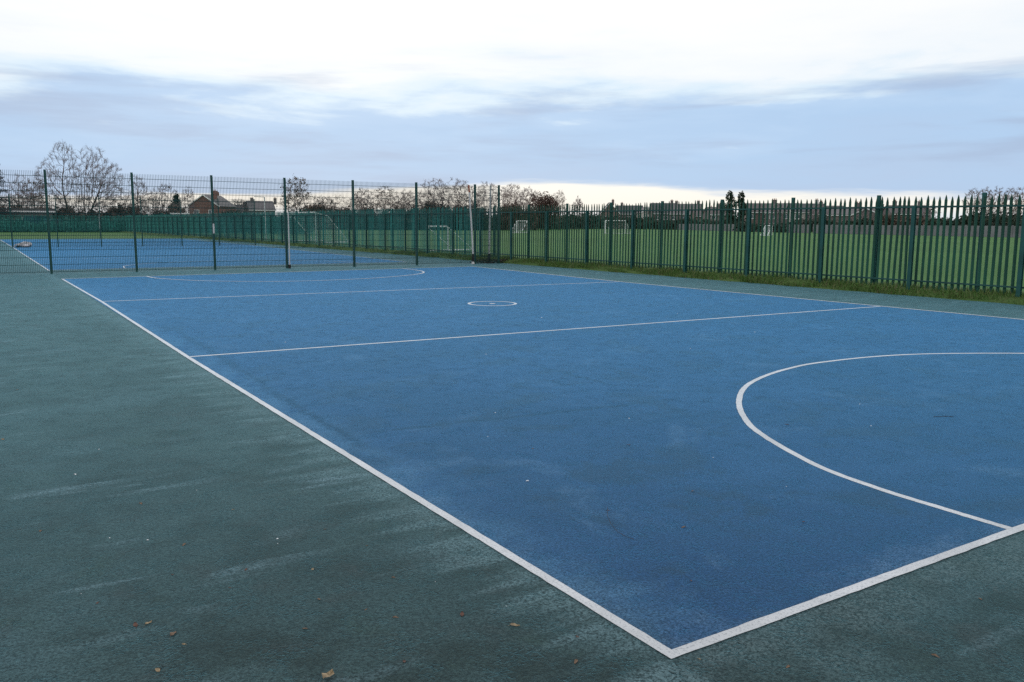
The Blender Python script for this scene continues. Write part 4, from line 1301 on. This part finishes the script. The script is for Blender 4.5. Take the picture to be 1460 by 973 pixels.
sm_ = [scrapmesh(1), scrapmesh(2)]
for i, (x, y, s) in enumerate([(-1.72, 3.98, 1.3), (-1.52, 2.45, .8), (-1.69, 2.59, .7), (-0.92, 2.1, .8), (-0.94, 2.03, .6), (-1.9, 1.9, .5), (-0.45, 1.15, .5), (-0.7, 0.9, .4), (-1.5, 4.6, .8), (-0.3, 0.75, .5), (-2.3, 6.8, 1.0), (-1.1, 3.2, .6)]):
    o = link('litter_scrap', sm_[i % 2], None, (x, y, -0.007), random.uniform(0, 6.28)); o.scale = (s * .75, s * .6, s * .5)
    tag(o, 'tiny white scrap of litter on the green tarmac', 'litter', 'white scraps on the green tarmac')
for i, (x, y, s) in enumerate([(0.81, 2.24, 1.4), (2.3, 2.0, .6), (1.7, 4.1, .8), (2.6, 3.3, .7), (4.9, 2.6, 1.0), (4.2, 2.0, .7), (6.1, 6.1, 1.1), (3.4, 7.1, 1.0), (1.5, 9.5, 1.2), (8.3, 6.9, 1.2), (6.5, 10.3, 1.4), (9.2, 9.6, 1.3), (2.2, 1.25, .5), (1.2, 3.4, .6)]):
    o = link('litter_scrap', sm_[i % 2], None, (x, y, -0.003), random.uniform(0, 6.28)); o.scale = (s * .8, s * .6, s * .5)
    tag(o, 'tiny white scrap of litter on the blue court', 'litter', 'white scraps on the blue court')


def gp(px, py):
    d = FWD + RGT * (px - 730) / FPX - UPV * (py - 486.5) / FPX
    t = -CAM[2] / d[2]
    return CAM[0] + t * d[0], CAM[1] + t * d[1]


pts = [(*gp(a, b), 0.004) for a, b in ((866, 724), (866, 736), (871, 748), (880, 759), (892, 766), (904, 770))]
o = MB().tube(pts, 0.0012, 5).build('twig', M['twigm']); tag(o, 'thin dark curved twig lying on the blue court near the camera', 'twig')
pts = [(*gp(a, b), 0.005) for a, b in ((1331, 595), (1345, 594.5), (1360, 595))]
o = MB().tube(pts, 0.0022, 5).build('twig', M['twigm']); tag(o, 'short straight dark twig inside the near shooting semicircle', 'twig')


# dead bramble heap at the foot of the mesh fence corner
rs = np.random.default_rng(77)
o = thing('bramble_heap', (16.9, 28.75, 0), 'dark tangle of dead brambles at the foot of the mesh fence corner', 'brambles')
segs = []
for k in range(60):
    a = rs.uniform(0, 6.28); b = np.array([rs.uniform(-1.1, 0.9), rs.uniform(-.15, .35), 0.0]); prev = b
    dd = np.array([math.cos(a) * .5, math.sin(a) * .25, 0.9])
    for j in range(4):
        nx = prev + dd * rs.uniform(0.05, 0.13); nx[2] = max(0.02, nx[2]); segs.append((0, prev, nx, 0.008, 0.006)); prev = nx
        dd = dd + np.array([math.cos(a) * .3, math.sin(a) * .15, -0.45])
link('stems', segmesh('stems', segs, M['twigm'], np.array([1., 1., 1.]), 0.006, 1.0), o)
C = np.stack([rs.uniform(-1.1, 0.9, 500), rs.uniform(-.15, .4, 500), np.abs(rs.normal(0, 0.12, 500))], 1)
link('leaves', quads('leaves', C, 0.035, M['hedge']), o)


# ------------------------------------------------------------------ world and light
SUN_EL, SUN_AZ = 26.0, 20.0          # degrees; azimuth clockwise from +Y
w = bpy.data.worlds.new('World'); SC.world = w; w.use_nodes = True
t = NT(w.node_tree)
bg = t.n['Background']
bg.inputs['Strength'].default_value = 0.1
sky = t.new('ShaderNodeTexSky', sky_type='NISHITA')
sky.sun_disc = False
sky.sun_elevation = R(SUN_EL); sky.sun_rotation = R(SUN_AZ)
sky.air_density = 1.0; sky.dust_density = 1.5
co = t.coord('Generated')
nrm = t.new('ShaderNodeVectorMath', operation='NORMALIZE'); t.put(nrm.inputs[0], co)
dirv = nrm.outputs[0]
X, Y, Z = t.xyz(dirv)
# project onto a flat cloud layer
zc = t.math('MAXIMUM', t.math('ADD', Z, 0.045), 0.02)
cx = t.new('ShaderNodeCombineXYZ')
t.put(cx.inputs[0], t.math('DIVIDE', X, zc)); t.put(cx.inputs[1], t.math('DIVIDE', Y, zc))
layer = t.mapping(cx.outputs[0], (1, 1, 1), (0, 0, YAW))
n_big = t.noise(t.mapping(dirv, (2.4, 2.4, 13), (0, 0, 0), (2.3, 0.7, 0.4)), 1.0, 6, 0.5, 0.35)
n_med = t.noise(t.mapping(dirv, (6, 6, 34), (0, 0, 0), (5.1, 3.3, 1.0)), 1.0, 6, 0.58, 0.25)
# elevation above horizon in degrees (small angle), wobbling
el = t.math('MULTIPLY', t.math('ARCSINE', Z), 57.2958)
wob = t.math('MULTIPLY', t.math('SUBTRACT', n_big, 0.5), 9.0)
elw = t.math('ADD', t.math('MULTIPLY_ADD', t.math('ABSOLUTE', t.math('SUBTRACT', t.math('ADD', t.math('MULTIPLY', X, cy), t.math('MULTIPLY', Y, -sy)), 0.02)), 2.4, el), t.math('ADD', wob, t.math('MULTIPLY', t.math('SUBTRACT', n_med, 0.5), 6.5)))
f = t.math('DIVIDE', elw, 30.0, clamp=True)
def S(r, g, b):
    c = lambda v: (v / 255 / 12.92) if v / 255 <= 0.04045 else ((v / 255 + 0.055) / 1.055) ** 2.4
    return (c(r), c(g), c(b))
deck = t.ramp(f, [(0.0, S(181, 200, 226)), (0.09, S(179, 203, 233)), (0.20, S(177, 206, 238)), (0.25, S(184, 211, 241)), (0.29, S(218, 236, 250)), (0.345, S(241, 247, 252)), (0.43, S(250, 252, 253)), (0.55, S(255, 255, 255))])
# grey undersides
und = t.math('MULTIPLY', t.step(t.noise(t.mapping(dirv, (3.0, 3.0, 30), (0, 0, 0), (9.1, 1.3, 0)), 1.0, 6, 0.55, 0.25), 0.47, 0.68), t.math('SUBTRACT', 1.0, t.step(el, 7.5, 12.0)))
deck = t.mix(t.math('MULTIPLY', und, 0.75), deck, S(168, 187, 216))
# bright cream gap at the horizon, with ragged lower cloud edge
er = t.math('ADD', el, t.math('MULTIPLY', t.math('SUBTRACT', t.noise(t.mapping(dirv, (5, 5, 60)), 1.0, 5, 0.55), 0.5), 2.0))
az = t.math('ADD', t.math('MULTIPLY', X, cy), t.math('MULTIPLY', Y, -sy))        # -left .. +right of the view axis
top = t.math('ADD', 2.65, t.math('MULTIPLY', t.math('ABSOLUTE', t.math('SUBTRACT', az, 0.06)), -2.6))
gap = t.math('SUBTRACT', 1.0, t.step(t.math('SUBTRACT', er, top), -0.25, 0.35))
cream = t.ramp(t.math('DIVIDE', el, 2.5, clamp=True), [(0.0, S(222, 226, 232)), (0.25, S(232, 236, 240)), (0.45, S(252, 248, 238)), (0.9, S(252, 250, 243)), (1.0, S(252, 250, 243))])
deck = t.mix(gap, deck, cream)
# overhead brightness (outside the picture): the lit overcast
ov = t.step(el, 16, 50)
deck = t.mix(ov, deck, (1.0, 1.02, 1.06))
sc_ = t.new('ShaderNodeVectorMath', operation='SCALE'); t.put(sc_.inputs[0], deck); sc_.inputs['Scale'].default_value = 10.3
final = t.mix(0.04, sc_.outputs[0], sky.outputs[0])
t.put(bg.inputs['Color'], final)

sun_d = bpy.data.lights.new('sun', 'SUN'); sun_d.energy = 0.6; sun_d.angle = R(25); sun_d.color = (1.0, 0.95, 0.88)
sun = bpy.data.objects.new('sun', sun_d); COL.objects.link(sun)
az_, el_ = R(SUN_AZ), R(SUN_EL)
sd = Vector((math.sin(az_) * math.cos(el_), math.cos(az_) * math.cos(el_), math.sin(el_)))
sun.rotation_euler = sd.to_track_quat('Z', 'Y').to_euler()
sun.location = (0, 0, 40)

SC.view_settings.view_transform = 'Standard'
SC.view_settings.look = 'None'
SC.view_settings.exposure = 0.0
SC.view_settings.gamma = 1.0
SC.view_settings.use_curve_mapping = False
SC.cycles.max_bounces = 6
SC.cycles.use_denoising = False
